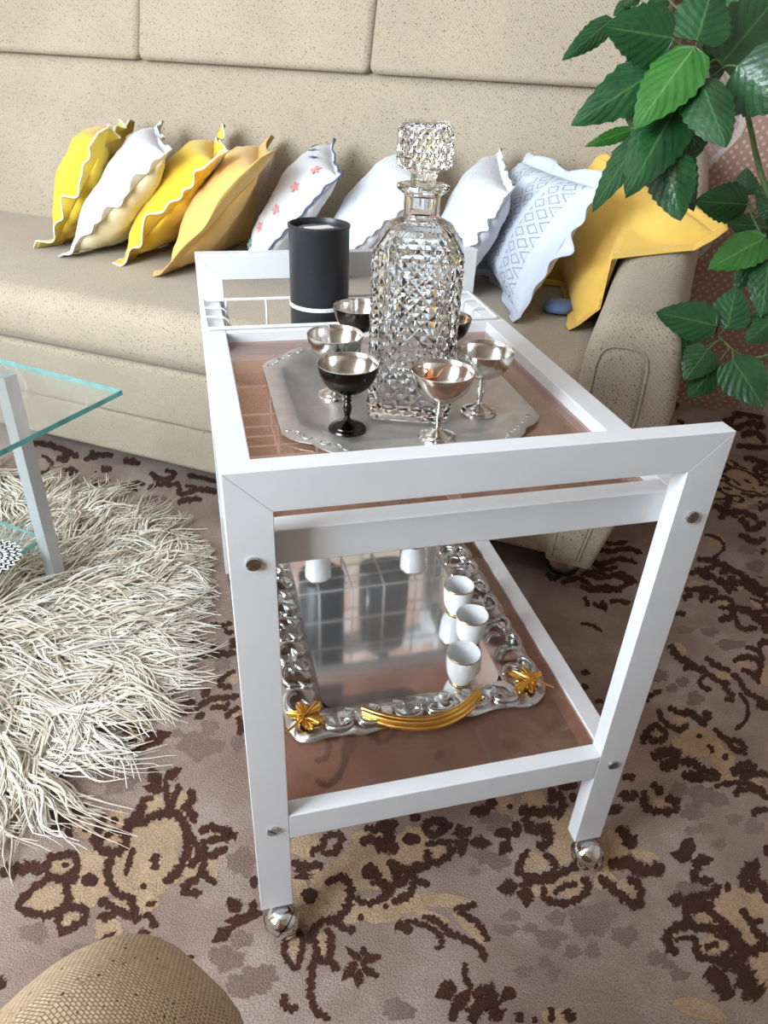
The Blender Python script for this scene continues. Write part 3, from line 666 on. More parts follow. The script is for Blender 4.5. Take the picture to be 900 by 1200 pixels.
# ------------------------------------------------------------------ upper tray, goblets, decanter
TZ = .565
def oct_ring(cx, cy, hx, hy, cut, z, per=6, wob=0):
    c = [(hx-cut, -hy), (hx, -hy+cut), (hx, hy-cut), (hx-cut, hy), (-hx+cut, hy), (-hx, hy-cut), (-hx, -hy+cut), (-hx+cut, -hy)]
    out = []
    for i in range(8):
        a, b = c[i], c[(i+1) % 8]
        for k in range(per):
            f = k/per; x, y = a[0]+(b[0]-a[0])*f, a[1]+(b[1]-a[1])*f
            if i % 2 == 0 and wob:
                s = wob*abs(math.sin(math.pi*f*2)) ; x += math.copysign(s, x); y += math.copysign(s, y)
            out.append(V((cx+x, cy+y, z)))
    return out
def top_tray():
    c = V((.221, .318, TZ)); t = thing('octagonal_tray', 'dull pewter octagonal tray with embossed corners on the upper glass shelf', 'tray', c)
    spec = [(.100, .1040, .040, .0008, 0), (.118, .122, .046, .0010, 0), (.1265, .1305, .049, .0050, 0), (.130, .134, .050, .0058, 0), (.147, .1535, .057, .0062, .0015), (.1505, .1570, .058, .0050, .003), (.1505, .157, .058, .0040, .003), (.125, .129, .049, .0022, 0), (.1185, .1220, .046, 0, 0)]
    rings = [oct_ring(c.x, c.y, hx, hy, cut, TZ+z, 6, wb) for hx, hy, cut, z, wb in spec]; n = len(rings[0])
    vs = [p for r in rings for p in r]; fs = [tuple(range(n))]
    for j in range(len(rings)-1):
        for i in range(n): fs.append((j*n+i, (j+1)*n+i, (j+1)*n+(i+1) % n, j*n+(i+1) % n))
    fs.append(tuple((len(rings)-1)*n+i for i in range(n))[::-1])
    obj('dish', vs, fs, M['pewter'], t, True, 25)
    for sx in (-1, 1):
        for sy in (-1, 1):
            base = V((c.x+sx*.114, c.y+sy*.119, TZ+.0062)); along = V((sx, -sy, 0)).normalized(); out = V((sx, sy, 0)).normalized()
            parts = []
            for q in (-1, 1):
                for off, rr, turn in ((.010, .0075, 1.3), (.026, .0055, -1.2), (.037, .004, 1.2)):
                    pts = []
                    for k in range(13):
                        a = k/12*4.4; r2 = rr*(1-.65*k/12)
                        pts.append(base+along*q*(off+r2*math.cos(a))+out*(r2*math.sin(a)*turn*.7+.003))
                    parts.append(tube_data(pts, [.0011*(1-.5*k/12) for k in range(13)], 5))
            v, f = join(parts); obj('scroll_relief', v, f, M['pewter'], t)
top_tray()
GP_OUT = [(0, 0), (.0205, 0), (.0212, .0012), (.0200, .0030), (.0165, .0042), (.0160, .0055), (.0115, .0078), (.0075, .0092), (.0040, .0118), (.0030, .0150), (.0036, .0185), (.0045, .0225), (.0048, .0265), (.0040, .0300), (.0028, .0322), (.0043, .0336), (.0043, .0348), (.0026, .0362), (.0040, .0376), (.0040, .0388), (.0030, .0405),
          (.0075, .0425), (.0150, .0460), (.0220, .0512), (.0275, .0580), (.0308, .0655), (.0325, .0730), (.0330, .0770)]
GP_IN = [(.0330, .0770), (.0324, .0774), (.0318, .0768), (.0312, .0725), (.0295, .0655), (.0262, .0582), (.0208, .0520), (.0140, .0472), (.0070, .0446), (0, .0438)]
def goblet(loc, label, outer, inner, rz=0):
    t = thing('goblet', label, 'goblet', loc, rz, 'small metal goblets on the octagonal tray')
    loc = V(loc)
    lathe('foot', GP_OUT[:9], outer, t, 40, loc, 35)
    lathe('stem', GP_OUT[8:21], outer, t, 24, loc, 60, cap=False)
    lathe('bowl', GP_OUT[20:], outer, t, 48, loc, 60, cap=False)
    lathe('bowl_lining', GP_IN, inner, t, 48, loc, 60, cap=False)
    return t
gz = TZ+.0010
goblet((.144, .2265, gz), 'goblet with black tarnished outside and stem, silver inside, on the tray', M['tarnish'], M['silver'])
goblet((.2335, .1795, gz+.0052), 'silver goblet holding dried orange peel at the tray edge', M['silver'], M['silver'])
goblet((.3055, .2455, gz), 'empty silver goblet beside the decanter next to the peel goblet', M['silver'], M['silver'])
goblet((.1475, .3175, gz), 'empty silver goblet behind the black tarnished one', M['silver'], M['silver'])
goblet((.197, .418, gz), 'goblet with dark stem in front of the black tin', M['tarnish'], M['silver'])
goblet((.296, .362, gz), 'brown tarnished goblet half hidden behind the decanter', M['tarnish'], M['tarnish_brown'])
def peels():
    rnd = random.Random(5); c = V((.2335, .1795, gz+.0052))
    for k in range(9):
        a = 2.0+rnd.uniform(-.8, .8); r = rnd.uniform(.007, .018)
        p = c+V((math.cos(a)*r-.004, math.sin(a)*r+.003, .0600+r*r*16+rnd.uniform(0, .008)))
        d = V((rnd.uniform(-1, 1), rnd.uniform(-1, 1), rnd.uniform(-.1, .5))).normalized(); L = rnd.uniform(.009, .014)
        if k == 0: d = V((-.1, .25, 1)).normalized(); L = .014
        side = d.cross(V((.3, .2, 1))).normalized(); up = side.cross(d)
        pts = []; vs = []
        for i in range(7):
            f = i/6-.5; q = p+d*L*f*1.6+up*(.004*math.cos(f*3.4+k)-.002)
            wd = .0026*(1-.6*abs(f*2)**2)
            for (a2, b2) in ((-1, -.35), (1, -.35), (1, .35), (-1, .35)): vs.append(q+side*wd*a2+up*.0012*b2)
        fs = [(0, 1, 2, 3), (27, 26, 25, 24)]
        for i in range(6):
            for m_ in range(4): fs.append((i*4+m_, (i+1)*4+m_, (i+1)*4+(m_+1) % 4, i*4+(m_+1) % 4))
        o = obj('orange_peel', vs, fs, M['orange'], None, True, 60)
        tag(o, 'curled strip of dried orange peel in a silver goblet', 'peel', 'dried orange peel strips in the goblet')
peels()

def rsq(a, hw, r):               # rounded-square point by arc fraction a in 0..1, plus outward normal
    st = hw-r; seg = 2*st; arc = math.pi*r/2; tot = 4*(seg+arc); d = (a % 1)*tot
    for k in range(4):
        if d < seg: p = V((hw, -st+d, 0)); n = V((1, 0, 0)); break
        d -= seg
        if d < arc:
            g = d/r; n = V((math.cos(g), math.sin(g), 0)); p = V((st, st, 0))+n*r; break
        d -= arc
    else: k = 3; p = V((st, st, 0)); n = V((1, 0, 0))
    m = Matrix.Rotation(k*math.pi/2, 3, 'Z'); return m @ p, m @ n
def decanter():
    c = V((.2285, .2740, TZ+.0010)); t = thing('decanter', 'square cut-glass decanter with diamond pattern and faceted stopper', 'decanter', c)
    R = Matrix.Rotation(math.radians(-18), 3, 'Z'); NS = 48; hw = .0470; rc = .010
    rings = []
    def ring_sq(z, hw_, rc_, amp=0, par=None):
        out = []
        for i in range(NS):
            p, n = rsq((i+.0)/NS, hw_, rc_)
            if par is not None: p = p+n*(amp if (i+par) % 2 else 0)
            out.append(c+R @ V((p.x, p.y, z)))
        return out
    def ring_c(z, r, sq=0.0, hw_=.047):
        out = []
        for i in range(NS):
            p, n = rsq(i/NS, hw_, rc if sq else rc); a = math.atan2(p.y, p.x)
            q = V((r*math.cos(a), r*math.sin(a), 0)); q = q*(1-sq)+p*sq
            out.append(c+R @ V((q.x, q.y, z)))
        return out
    faces = []; verts = []
    def add(r): verts.extend(r); return len(verts)//NS-1
    def loft(a, b, diag=None, flip=False):
        for i in range(NS):
            k = (i+1) % NS; q = [a*NS+i, a*NS+k, b*NS+k, b*NS+i]
            if flip: q = q[::-1]
            if diag is None: faces.append(tuple(q)); continue
            if (i+diag) % 2 == 0: faces.extend([(a*NS+i, a*NS+k, b*NS+k), (a*NS+i, b*NS+k, b*NS+i)])
            else: faces.extend([(a*NS+i, a*NS+k, b*NS+i), (a*NS+k, b*NS+k, b*NS+i)])
    i0 = add(ring_sq(.0, hw-.004, rc)); faces.append(tuple(range(NS))[::-1])
    i1 = add(ring_sq(.003, hw-.001, rc)); loft(i0, i1); i2 = add(ring_sq(.008, hw-.001, rc)); loft(i1, i2)
    rows = 20; zb0, zt0 = .011, .177; prev = i2
    for j in range(rows+1):
        z = zb0+(zt0-zb0)*j/rows
        k = add(ring_sq(z, hw-.0008, rc, .0019, j % 2)); loft(prev, k, (j-1) % 2 if j else None); prev = k
    for z, r, sq in ((.181, .047, 1.0), (.186, .045, .97), (.196, .036, .80), (.204, .028, .55), (.209, .0225, .25), (.212, .0196, 0), (.214, .0192, 0), (.2150, .0186, 0), (.2330, .0186, 0), (.2350, .0205, 0), (.2390, .0262, 0), (.2415, .0270, 0), (.2435, .0262, 0), (.2440, .0220, 0), (.2430, .0140, 0), (.216, .0135, 0), (.207, .0190, .2), (.198, .0270, .55), (.188, .0345, .8)):
        k = add(ring_c(z, r, sq, hw-.001 if z < .200 and r > .04 else hw*.86)); loft(prev, k); prev = k
    k = add(ring_sq(.178, .0385, .009)); loft(prev, k); prev = k
    k = add(ring_sq(.020, .0385, .009)); loft(prev, k); prev = k
    k = add(ring_sq(.0155, .034, .009)); loft(prev, k); faces.append(tuple(k*NS+i for i in range(NS)))
    o = obj('body', verts, faces, M['crystal'], t, False)
    bm = bmesh.new(); bm.from_mesh(o.data); bmesh.ops.recalc_face_normals(bm, faces=list(bm.faces)); bm.to_mesh(o.data); bm.free()
    # stopper: peg, collar and rounded cube with facets
    verts, faces = [], []
    prof = [(.0115, .2200), (.0130, .2430), (.0130, .2450), (.0128, .2500), (.0140, .2545), (.0165, .2575)]
    i0 = add(ring_c(*prof[0][::-1])); faces.append(tuple(range(NS))[::-1]); prev = i0
    for r, z in prof[1:]:
        k = add(ring_c(z, r)); loft(prev, k); prev = k
    sh, sr = .0268, .0105
    for z, f in ((.2590, .80), (.2610, .92)):
        k = add(ring_sq(z, sh*f, sr*f)); loft(prev, k); prev = k
    for j in range(6):
        z = .2630+.0300*j/5; k = add(ring_sq(z, sh-.0010, sr, .0020, j % 2)); loft(prev, k, (j-1) % 2 if j else None); prev = k
    for z, f in ((.2955, .97), (.2980, .90), (.2995, .78), (.3000, .55)):
        k = add(ring_sq(z, sh*f, sr*f)); loft(prev, k); prev = k
    faces.append(tuple(prev*NS+i for i in range(NS)))
    o = obj('stopper', verts, faces, M['crystal'], t, False)
    bm = bmesh.new(); bm.from_mesh(o.data); bmesh.ops.recalc_face_normals(bm, faces=list(bm.faces)); bm.to_mesh(o.data); bm.free()
decanter()

# ------------------------------------------------------------------ lower tray with gold handles, cups
LZ = .2165
TC = V((.2215, .325, LZ))
def lower_tray():
    t = thing('ornate_tray', 'mirror-polished silver tray with scrolled rim, gold handles and gold leaves', 'tray', TC)
    hx, hy = .168, .232
    per = []
    NP = 360
    def rr(a, hx, hy, r):      # rounded rectangle by fraction
        sx, sy = 2*(hx-r), 2*(hy-r); arc = math.pi*r/2; L = [sy, arc, sx, arc, sy, arc, sx, arc]; d = (a % 1)*sum(L)
        for k in range(8):
            if d <= L[k]: break
            d -= L[k]
        cor = [(1, 1), (-1, 1), (-1, -1), (1, -1)]
        if k == 0: return V((hx, -hy+r+d, 0)), V((1, 0, 0))
        if k == 2: return V((hx-r-d, hy, 0)), V((0, 1, 0))
        if k == 4: return V((-hx, hy-r-d, 0)), V((-1, 0, 0))
        if k == 6: return V((-hx+r+d, -hy, 0)), V((0, -1, 0))
        q = (k-1)//2; g = q*math.pi/2+d/r; n = V((math.cos(g), math.sin(g), 0))
        return V((cor[q][0]*(hx-r), cor[q][1]*(hy-r), 0))+n*r, n
    rows = [(-.048, .0042, 0, 0), (-.040, .0044, .1, 0), (-.036, .0062, .5, .4), (-.028, .0100, .6, 1), (-.018, .0125, .8, 1), (-.008, .0145, 1, .6), (0, .0120, 1.3, .2), (.002, .0095, 1.3, 0), (-.002, .0075, 1.2, 0), (-.020, .0040, .6, 0), (-.040, .0012, .2, 0), (-.050, .0005, 0, 0)]
    vs, fs = [], []
    for off, z, sc, lump in rows:
        for i in range(NP):
            a = i/NP; p, n = rr(a, hx, hy, .030); ph = a*2*math.pi
            scal = .0055*abs(math.sin(ph*11))-.002+.003*math.sin(ph*22+1)
            lm = lump*(.0030*math.sin(ph*33)+.0018*math.sin(ph*55+.6))
            q = p+n*(off+scal*sc); vs.append(TC+V((q.x, q.y, z+lm)))
    for j in range(len(rows)-1):
        for i in range(NP): fs.append((j*NP+i, (j+1)*NP+i, (j+1)*NP+(i+1) % NP, j*NP+(i+1) % NP))
    mi = [0]*len(fs)
    fs.append(tuple((len(rows)-1)*NP+i for i in range(NP))[::-1]); mi.append(0)
    obj('rim', vs, fs, M['tray_rim'], t, True, 60)
    n = 64; v = []
    for i in range(n):
        p, nn = rr(i/n, hx-.046, hy-.046, .016); v.append(TC+V((p.x, p.y, .0042)))
    obj('mirror_plate', v, [tuple(range(n))], M['mirror_tray'], t, False)
    # C-scrolls riding on the rim
    k = 0
    for i in range(34):
        a = (i+.5)/34; p, nn = rr(a, hx-.008, hy-.008, .028); tn = V((-nn.y, nn.x, 0)); sg = 1 if i % 2 else -1
        if abs(p.x) > hx-.045 and abs(p.y) > hy-.045: continue
        pts, rad = [], []
        for q in range(17):
            f = q/16; ang = sg*(f*5.2-2.0); r2 = .0155*(1-.55*f)
            pts.append(TC+p+tn*(r2*math.sin(ang)*1.25+sg*.004)+nn*(r2*math.cos(ang)*.75-.004)+V((0, 0, .0150+.002*math.sin(f*3.1))))
            rad.append(.0021+.0019*math.sin(min(1, f*1.15)*math.pi)+(.0012 if q == 16 else 0))
        tube('scroll', pts, rad, M['tray_rim'], t, 7)
        bead = TC+p+tn*sg*.016+nn*-.001+V((0, 0, .0155))
        lathe('bead', [(0, -.0036), (.0026, -.0025), (.0036, 0), (.0026, .0025), (0, .0036)], M['tray_rim'], t, 10, bead)
    # shell folds between rim and plate
    for i in range(42):
        a = (i+.25)/42; p, nn = rr(a, hx-.032, hy-.032, .02); tn = V((-nn.y, nn.x, 0))
        if abs(p.x) > hx-.055 and abs(p.y) > hy-.055: continue
        pts = [TC+p+tn*(.007*math.sin(g)*1.2)+nn*(-.010+.020*(g/3.14))+V((0, 0, .0055+.0075*(g/3.14))) for g in [j*3.14/8 for j in range(9)]]
        tube('fold', pts, [.0012+.0032*math.sin(j/8*3.1416) for j in range(9)], M['tray_rim'], t, 6)
    # gold handles
    for sg in (-1, 1):
        h = None
        for q, (dz, dy) in enumerate(((.0085, .0), (.0055, .0052), (.0100, -.0052))):
            pts = []
            for k in range(19):
                f = k/18*2-1
                pts.append(TC+V((f*.0760, sg*(hy-.020+.036*(1-f*f)+dy), .0100+dz+.004*(1-f*f))))
            o = tube('handle' if q == 0 else 'handle_rib', pts, .0042 if q == 0 else .0034, M['gold'], t if q == 0 else h, 10)
            if q == 0: h = o; o['label'] = 'curved ribbed gold handle'
    # gold maple-like leaves on the corners
    for sx in (-1, 1):
        for sy in (-1, 1):
            p0 = TC+V((sx*(hx-.019), sy*(hy-.026), .0205)); base_a = math.atan2(sy*.75, sx*1.0)+math.pi
            lobes = [(0, 1.0), (.95, .88), (-.95, .88), (1.95, .74), (-1.95, .74)]
            NA = 110; vs = [p0+V((0, 0, .0012))]; fs = []; rr2 = []
            def rad(a):
                best = .26
                for la, lr in lobes:
                    d = (a-la+math.pi) % (2*math.pi)-math.pi
                    best = max(best, lr*max(0, 1-(abs(d)/.62)**1.9)**.75)
                return best*(1+.07*math.cos(a*34))
            for j in range(1, 5):
                for i in range(NA):
                    a = 2*math.pi*i/NA-math.pi; r = .0290*rad(a)*j/4
                    zz = (.0012*(1-j/4)+.0011*math.cos(a*26)*(j/4 > .3)+.0016*math.cos(a*3)*(j/4))
                    vs.append(p0+V((r*math.cos(a+base_a), r*math.sin(a+base_a), zz)))
            for i in range(NA): fs.append((0, 1+i, 1+(i+1) % NA))
            for j in range(3):
                for i in range(NA): fs.append((1+j*NA+i, 1+(j+1)*NA+i, 1+(j+1)*NA+(i+1) % NA, 1+j*NA+(i+1) % NA))
            nb = len(vs); vs += [v-V((0, 0, .0030)) for v in vs[1+3*NA:1+4*NA]]
            for i in range(NA): fs.append((1+3*NA+i, nb+i, nb+(i+1) % NA, 1+3*NA+(i+1) % NA))
            fs.append(tuple(nb+i for i in range(NA))[::-1])
            lf = obj('gold_leaf', vs, fs, M['gold'], t, True, 35)
            d = V((math.cos(base_a+math.pi), math.sin(base_a+math.pi), 0)); sd = V((-d.y, d.x, 0))
            tube('stalk', [p0+V((0, 0, .001)), p0+d*.012+sd*.002+V((0, 0, .0008)), p0+d*.030+sd*.001-V((0, 0, .001))], [.0017, .0016, .0019], M['gold'], lf, 7)
lower_tray()
CUP = [(0, .0015), (.0118, .0015), (.0125, 0), (.0138, 0), (.0142, .0018), (.0140, .0035), (.0165, .0080), (.0192, .0150), (.0208, .0240), (.0216, .0340), (.0220, .0440), (.0223, .0488)]
CUPI = [(.0223, .0488), (.0219, .0494), (.0213, .0490), (.0206, .0440), (.0200, .0340), (.0188, .0230), (.0165, .0140), (.0110, .0085), (0, .0075)]
def cups():
    spots = [((.2868, .1535), 'white gold-rimmed cup beside the gold handle of the lower tray', .3), ((.3235, .2220), 'white gold-rimmed cup between two others on the lower tray', 1.9), ((.3265, .2880), 'white gold-rimmed cup last in the row of three along the tray rim', 2.6),
             ((.1500, .4750), 'white cup mirrored in the tray under the black tin', .8), ((.3130, .4680), 'white cup mirrored in the tray under the glass flask', 4)]
    z = LZ+.0043; p0 = V((*spots[0][0], z))
    t = thing('porcelain_cup', spots[0][1], 'cup', p0, 0, 'small white cups on the lower tray')
    lathe('bowl', CUP, M['porcelain'], t, 40, p0, 50, cap=False)
    lathe('bowl_lining', CUPI, M['porcelain'], t, 40, p0, 50, cap=False)
    r = [(.0221+.0004*math.cos(a), .0484+.0011*math.sin(a)) for a in [k*2*math.pi/8 for k in range(9)]]
    lathe('gold_rim', r, M['gilt'], t, 40, p0, cap=False)
    lathe('gold_foot_ring', [(.0140, .0004), (.0147, .0010), (.0147, .0024), (.0141, .0032)], M['gilt'], t, 40, p0, cap=False)
    for (xy, lab, rz) in spots[1:]: copy_tree(t, V((*xy, z)), rz, lab)
    t.rotation_euler = (0, 0, spots[0][2])
cups()

# ------------------------------------------------------------------ sofa
def sofa():
    o0 = V((-.83, .85, 0)); t = thing('sofa', 'long beige tweed sofa with headrest panels and rounded arms', 'sofa', room(-.83, .85), ROT, org=o0)
    fb = M['sofa']
    L, Rr = -1.86, .20
    box('plinth', L, Rr, .856, 1.80, .057, .172, fb, t, .014, 3)
    box('front_panel', L, Rr, .850, 1.80, .168, .305, fb, t, .014, 3)
    box('seat_cushion', L, Rr+.005, .840, 1.60, .300, .436, fb, t, .048, 5)
    def tilt(p): return V((p.x, p.y+(p.z-.40)*.26*(1 if p.y < 1.7 else .1), p.z))
    box('backrest', L, .175, 1.455, 1.86, .38, .868, fb, t, .03, 4, tilt)
    cuts = [-1.85, -1.185, -.505, .168]
    for a, b in zip(cuts, cuts[1:]):
        def tl(p, a=a, b=b):
            f = (p.x-a)/(b-a); g = (p.z-.862)/.30
            bul = .010*math.sin(math.pi*max(0, min(1, f)))
            return V((p.x, p.y+(p.z-.86)*.26-(bul if p.y < 1.65 else 0), p.z))
        box('headrest_panel', a, b, 1.548, 1.83, .862, 1.165, fb, t, .020, 4, tl)
    def flare(p, a0, a1):        # the arm leans outwards towards its top
        k = .60+.40*min(1, max(0, (p.z-.06)/.33)); q = a0 if a0 > -1 else a1
        return V((q+(p.x-q)*k, p.y, p.z))
    # arms: lofted rounded-top section rising towards the back
    for sgn, (a0, a1) in ((1, (.188, .348)), (-1, (-2.008, -1.848))):
        vs, fs = [], []; st = []; NPf = 26; FE = (.74, .84, .93, .98)
        for k in range(22):
            st.append((.838, .8405, .846, .856, .870)[k] if k < 5 else .870+(1.84-.870)*(k-4)/17)
        def top(n):
            f = max(0, min(1, (n-1.10)/.50)); f = f*f*(3-2*f); return .572+.17*f
        for k, n in enumerate(st):
            e = FE[k] if k < len(FE) else 1
            zt = top(n)
            for i in range(NPf):
                g = i/(NPf-1)
                # outline: up the inner side, round over, down the outer side
                if g < .25: x, z = 0, g/.25*.72
                elif g > .75: x, z = 1, (1-g)/.25*.72
                else:
                    a = (g-.25)/.5*math.pi; x = .5-.5*math.copysign(abs(math.cos(a))**.55, math.cos(a)); z = .72+.28*abs(math.sin(a))**.55
                cx = .5+(x-.5)*e
                bulge = .012*math.sin(math.pi*min(1, z*1.1))*(1 if x > .5 else -.3)
                xx = a0+(a1-a0)*cx+bulge*(1 if sgn > 0 else -1)*(1 if sgn > 0 else 1)
                zz = .060+(zt-.060)*z*(1-(1-e)*.34)
                vs.append(flare(V((xx, n, zz)), a0, a1))
        for k in range(len(st)-1):
            for i in range(NPf-1): fs.append((k*NPf+i, k*NPf+i+1, (k+1)*NPf+i+1, (k+1)*NPf+i))
            fs.append((k*NPf+NPf-1, k*NPf, (k+1)*NPf, (k+1)*NPf+NPf-1))
        fs.append(tuple(range(NPf))[::-1]); fs.append(tuple((len(st)-1)*NPf+i for i in range(NPf)))
        arm = obj('arm', vs, fs, fb, t, True, 60)
        # front face: swollen panel framed by a welt
        mid = (a0+a1)/2-.010*sgn; pw, ph = .043, .518
        arch = []
        for i in range(25):
            g = i/24
            if g < .3: x, z = -1, g/.3*.86
            elif g > .7: x, z = 1, (1-g)/.3*.86
            else:
                a = (g-.3)/.4*math.pi; x = -math.copysign(abs(math.cos(a))**.6, math.cos(a)); z = .86+.14*abs(math.sin(a))**.6
            arch.append((mid-.004+x*pw, .075+z*(ph-.075)))
        tube('welt', [flare(V((x, .837, z)), a0, a1) for x, z in arch], .0030, M['sofa'], arm, 6)
        m_ = len(arch); pv = [V((x, .839, z)) for x, z in arch]+[V((mid-.004+(x-mid+.004)*.8, .8335, .075+(z-.075)*.965)) for x, z in arch]
        pf = [(i, i+1, m_+i+1, m_+i) for i in range(m_-1)]+[tuple(m_+i for i in range(m_))[::-1], (0, m_, 2*m_-1, m_-1)]
        obj('front_panel', [flare(q, a0, a1) for q in pv], pf, fb, arm, True, 60)
    for s_, n_ in ((.225, .905), (-1.88, .905), (.225, 1.75), (-1.88, 1.75)):
        lathe('foot', [(0, 0), (.024, 0), (.033, .006), (.036, .016), (.033, .028), (.022, .038), (.014, .045), (.014, .066), (0, .066)], M['foot_metal'], t, 28, (s_, n_, 0))
sofa()

# ------------------------------------------------------------------ cushions
def arm_top(n):
    f = max(0, min(1, (n-1.10)/.50)); f = f*f*(3-2*f); return .572+.17*f
def squash(p):        # soft cushions give way to the seat, the backrest and the arm
    s_, n_, z = p.dot(S), p.dot(N), p.z
    if z < .4375: z = .4375
    if z < .90: n_ = min(n_, 1.452+(min(z, .86)-.40)*.26-.003)
    if .182 < s_ < .37:
        zt = arm_top(n_)+.006-.10*max(0, s_-.33)
        if z < zt: z = zt
    return room(s_, n_, z)
def pillow(name, label, A, B, C, Dd, t1, t2, mat1, mat2=None, frill=0, amp=.01, freq=22, trim=None, frillmat=None, pinch=.06, seed=0, group=None, wr=.006, nub=0):
    base = (A+Dd)/2; t = thing(name, label, 'cushion', base, 0, group)
    nrm = (B-A).cross(Dd-A).normalized()
    if nrm.z < 0: nrm = -nrm
    n = 30
    def Q(u, v):
        uu = u*(1-pinch*(1-v*v)); vv = v*(1-pinch*(1-u*u))
        a, b = (uu+1)/2, (vv+1)/2
        return A*(1-a)*(1-b)+B*a*(1-b)+C*a*b+Dd*(1-a)*b
    vs, uv = [], []; idx = {}
    def height(u, v, T, side):
        e = max(0, (1-u**4)*(1-v**4)); e2 = max(0, (1-u*u)*(1-v*v))
        h = T*(.45*e**.55+.55*e2**.55)
        ed = max(abs(u), abs(v))
        p = V((u*2.3+seed, v*2.3, side*3))
        wv = noise.noise(p)*wr*1.4*(1-ed**6)+noise.noise(p*3.1)*wr*.8*min(1, ed*1.4)*(1-ed**8)
        rib = math.sin((u if abs(v) > abs(u) else v)*26+seed)*wr*.55*max(0, ed-.55)/.45*(1-ed**10)
        return max(0, h+wv+rib)
    fs, mi = [], []
    for side, T in ((1, t1), (-1, t2)):
        for i in range(n+1):
            for j in range(n+1):
                u = math.sin((i/n-.5)*math.pi); v = math.sin((j/n-.5)*math.pi)
                vs.append(Q(u, v)+nrm*(side*height(u, v, T, side)+side*.0006)); uv.append(((u+1)/2, (v+1)/2))
        o = 0 if side == 1 else (n+1)**2
        for i in range(n):
            for j in range(n):
                q = (o+i*(n+1)+j, o+(i+1)*(n+1)+j, o+(i+1)*(n+1)+j+1, o+i*(n+1)+j+1)
                fs.append(q if side == 1 else q[::-1]); mi.append(0 if side == 1 else 1)
    vs = [squash(p) for p in vs]
    body = obj('cover', vs, fs, mat1, t, True, None, mats=[mat1, mat2 or mat1], midx=mi, uv=uv)
    if frill:
        P = []
        m = 80
        for k in range(m): P.append((-1+2*k/m, -1))
        for k in range(m): P.append((1, -1+2*k/m))
        for k in range(m): P.append((1-2*k/m, 1))
        for k in range(m): P.append((-1, 1-2*k/m))
        cen = Q(0, 0); vs2, fs2 = [], []; rows = 5; K = len(P); edge = []
        for k, (u, v) in enumerate(P):
            p = Q(u, v); pu = Q(u*1.02, v) if abs(abs(u)-1) < 1e-6 else p; out = V((0, 0, 0))
            if abs(u) > .999: out += (B-A).normalized()*math.copysign(1, u)
            if abs(v) > .999: out += (Dd-A).normalized()*math.copysign(1, v)
            if abs(u) < .999 or abs(v) < .999: pass
            out.normalize()
            cornerness = max(0, min(abs(u), abs(v))-.75)/.25
            ph = k/K*2*math.pi
            for r in range(rows):
                f = r/(rows-1)
                w = amp*f**1.3*(2.1*noise.noise(V((math.cos(ph)*freq*.30+seed*7, math.sin(ph)*freq*.30, seed)))+.12*math.sin(ph*freq*1.7+seed))
                g = frill*f*(1+.25*math.sin(ph*freq*.5+seed)+.35*cornerness)
                q = p-out*.004+out*g+nrm*w
                if q.z < .4375 and p.z < .60 and q.dot(N) < 1.55: q.z = .4375+.002*f
                vs2.append(squash(q))
            edge.append(vs2[-1])
        for k in range(K):
            k2 = (k+1) % K
            for r in range(rows-1): fs2.append((k*rows+r, k*rows+r+1, k2*rows+r+1, k2*rows+r))
        fo = obj('frill', vs2, fs2, frillmat or mat1, t, True)
        so = fo.modifiers.new('th', 'SOLIDIFY'); so.thickness = .0018; so.offset = 0
        if trim: tube('edging', edge, .0022, trim, fo, 5, True)
    return t, Q, nrm, height
ZS = .449
def cushion_corners(a, b, c, nfar=1.42, d=None, za=ZS, nb=None, dn=0):
    A = zp(a[0], a[1], za); nA = A.dot(N)
    B = sp(b[0], b[1], nb if nb else nA+.02)
    C = sp(c[0], c[1], nfar)
    if d: Dd = zp(d[0], d[1], za)
    else: Dd = A+N*(nfar-.03-nA)
    return A, B, C, Dd
G = 'cushions lined up on the sofa'
A, B, C, Dd = cushion_corners((64, 284), (121, 170), (142, 150), 1.45)
pillow('frilled_cushion', 'bright yellow frilled cushion at the end of the row, beside the white cotton one', A, B, C, Dd, .105, .03, M['yellow'], frill=.036, amp=.016, freq=15, trim=M['trim_white'], seed=1, group=G)
A, B, C, Dd = cushion_corners((82, 295), (195, 182), (180, 150), 1.42)
pillow('frilled_cushion', 'white cotton cushion with cream underside between two bright yellow cushions', A, B, C, Dd, .082, .055, M['white'], M['cream'], frill=.024, amp=.012, freq=20, seed=2, group=G)
A, B, C, Dd = cushion_corners((146, 301), (252, 192), (251, 166), 1.44)
pillow('frilled_cushion', 'bright yellow frilled cushion between the white and the apricot cushion', A, B, C, Dd, .085, .03, M['yellow'], frill=.034, amp=.016, freq=15, trim=M['trim_white'], seed=3, group=G)
A, B, C, Dd = cushion_corners((198, 316), (303, 204), (303, 172), 1.45)
pillow('flanged_cushion', 'plain apricot cotton cushion with flat flange edge', A, B, C, Dd, .085, .03, M['mustard'], frill=.046, amp=.008, freq=5, seed=4, group=G, pinch=.04)
A, B, C, Dd = cushion_corners((288, 320), (396, 208), (388, 170), 1.44)
t5, Q5, n5, h5 = pillow('embroidered_cushion', 'white cushion with coloured embroidered flowers along its edge', A, B, C, Dd, .085, .035, M['white'], frill=.014, amp=.004, freq=22, trim=M['navy_thread'], seed=5, group=G)
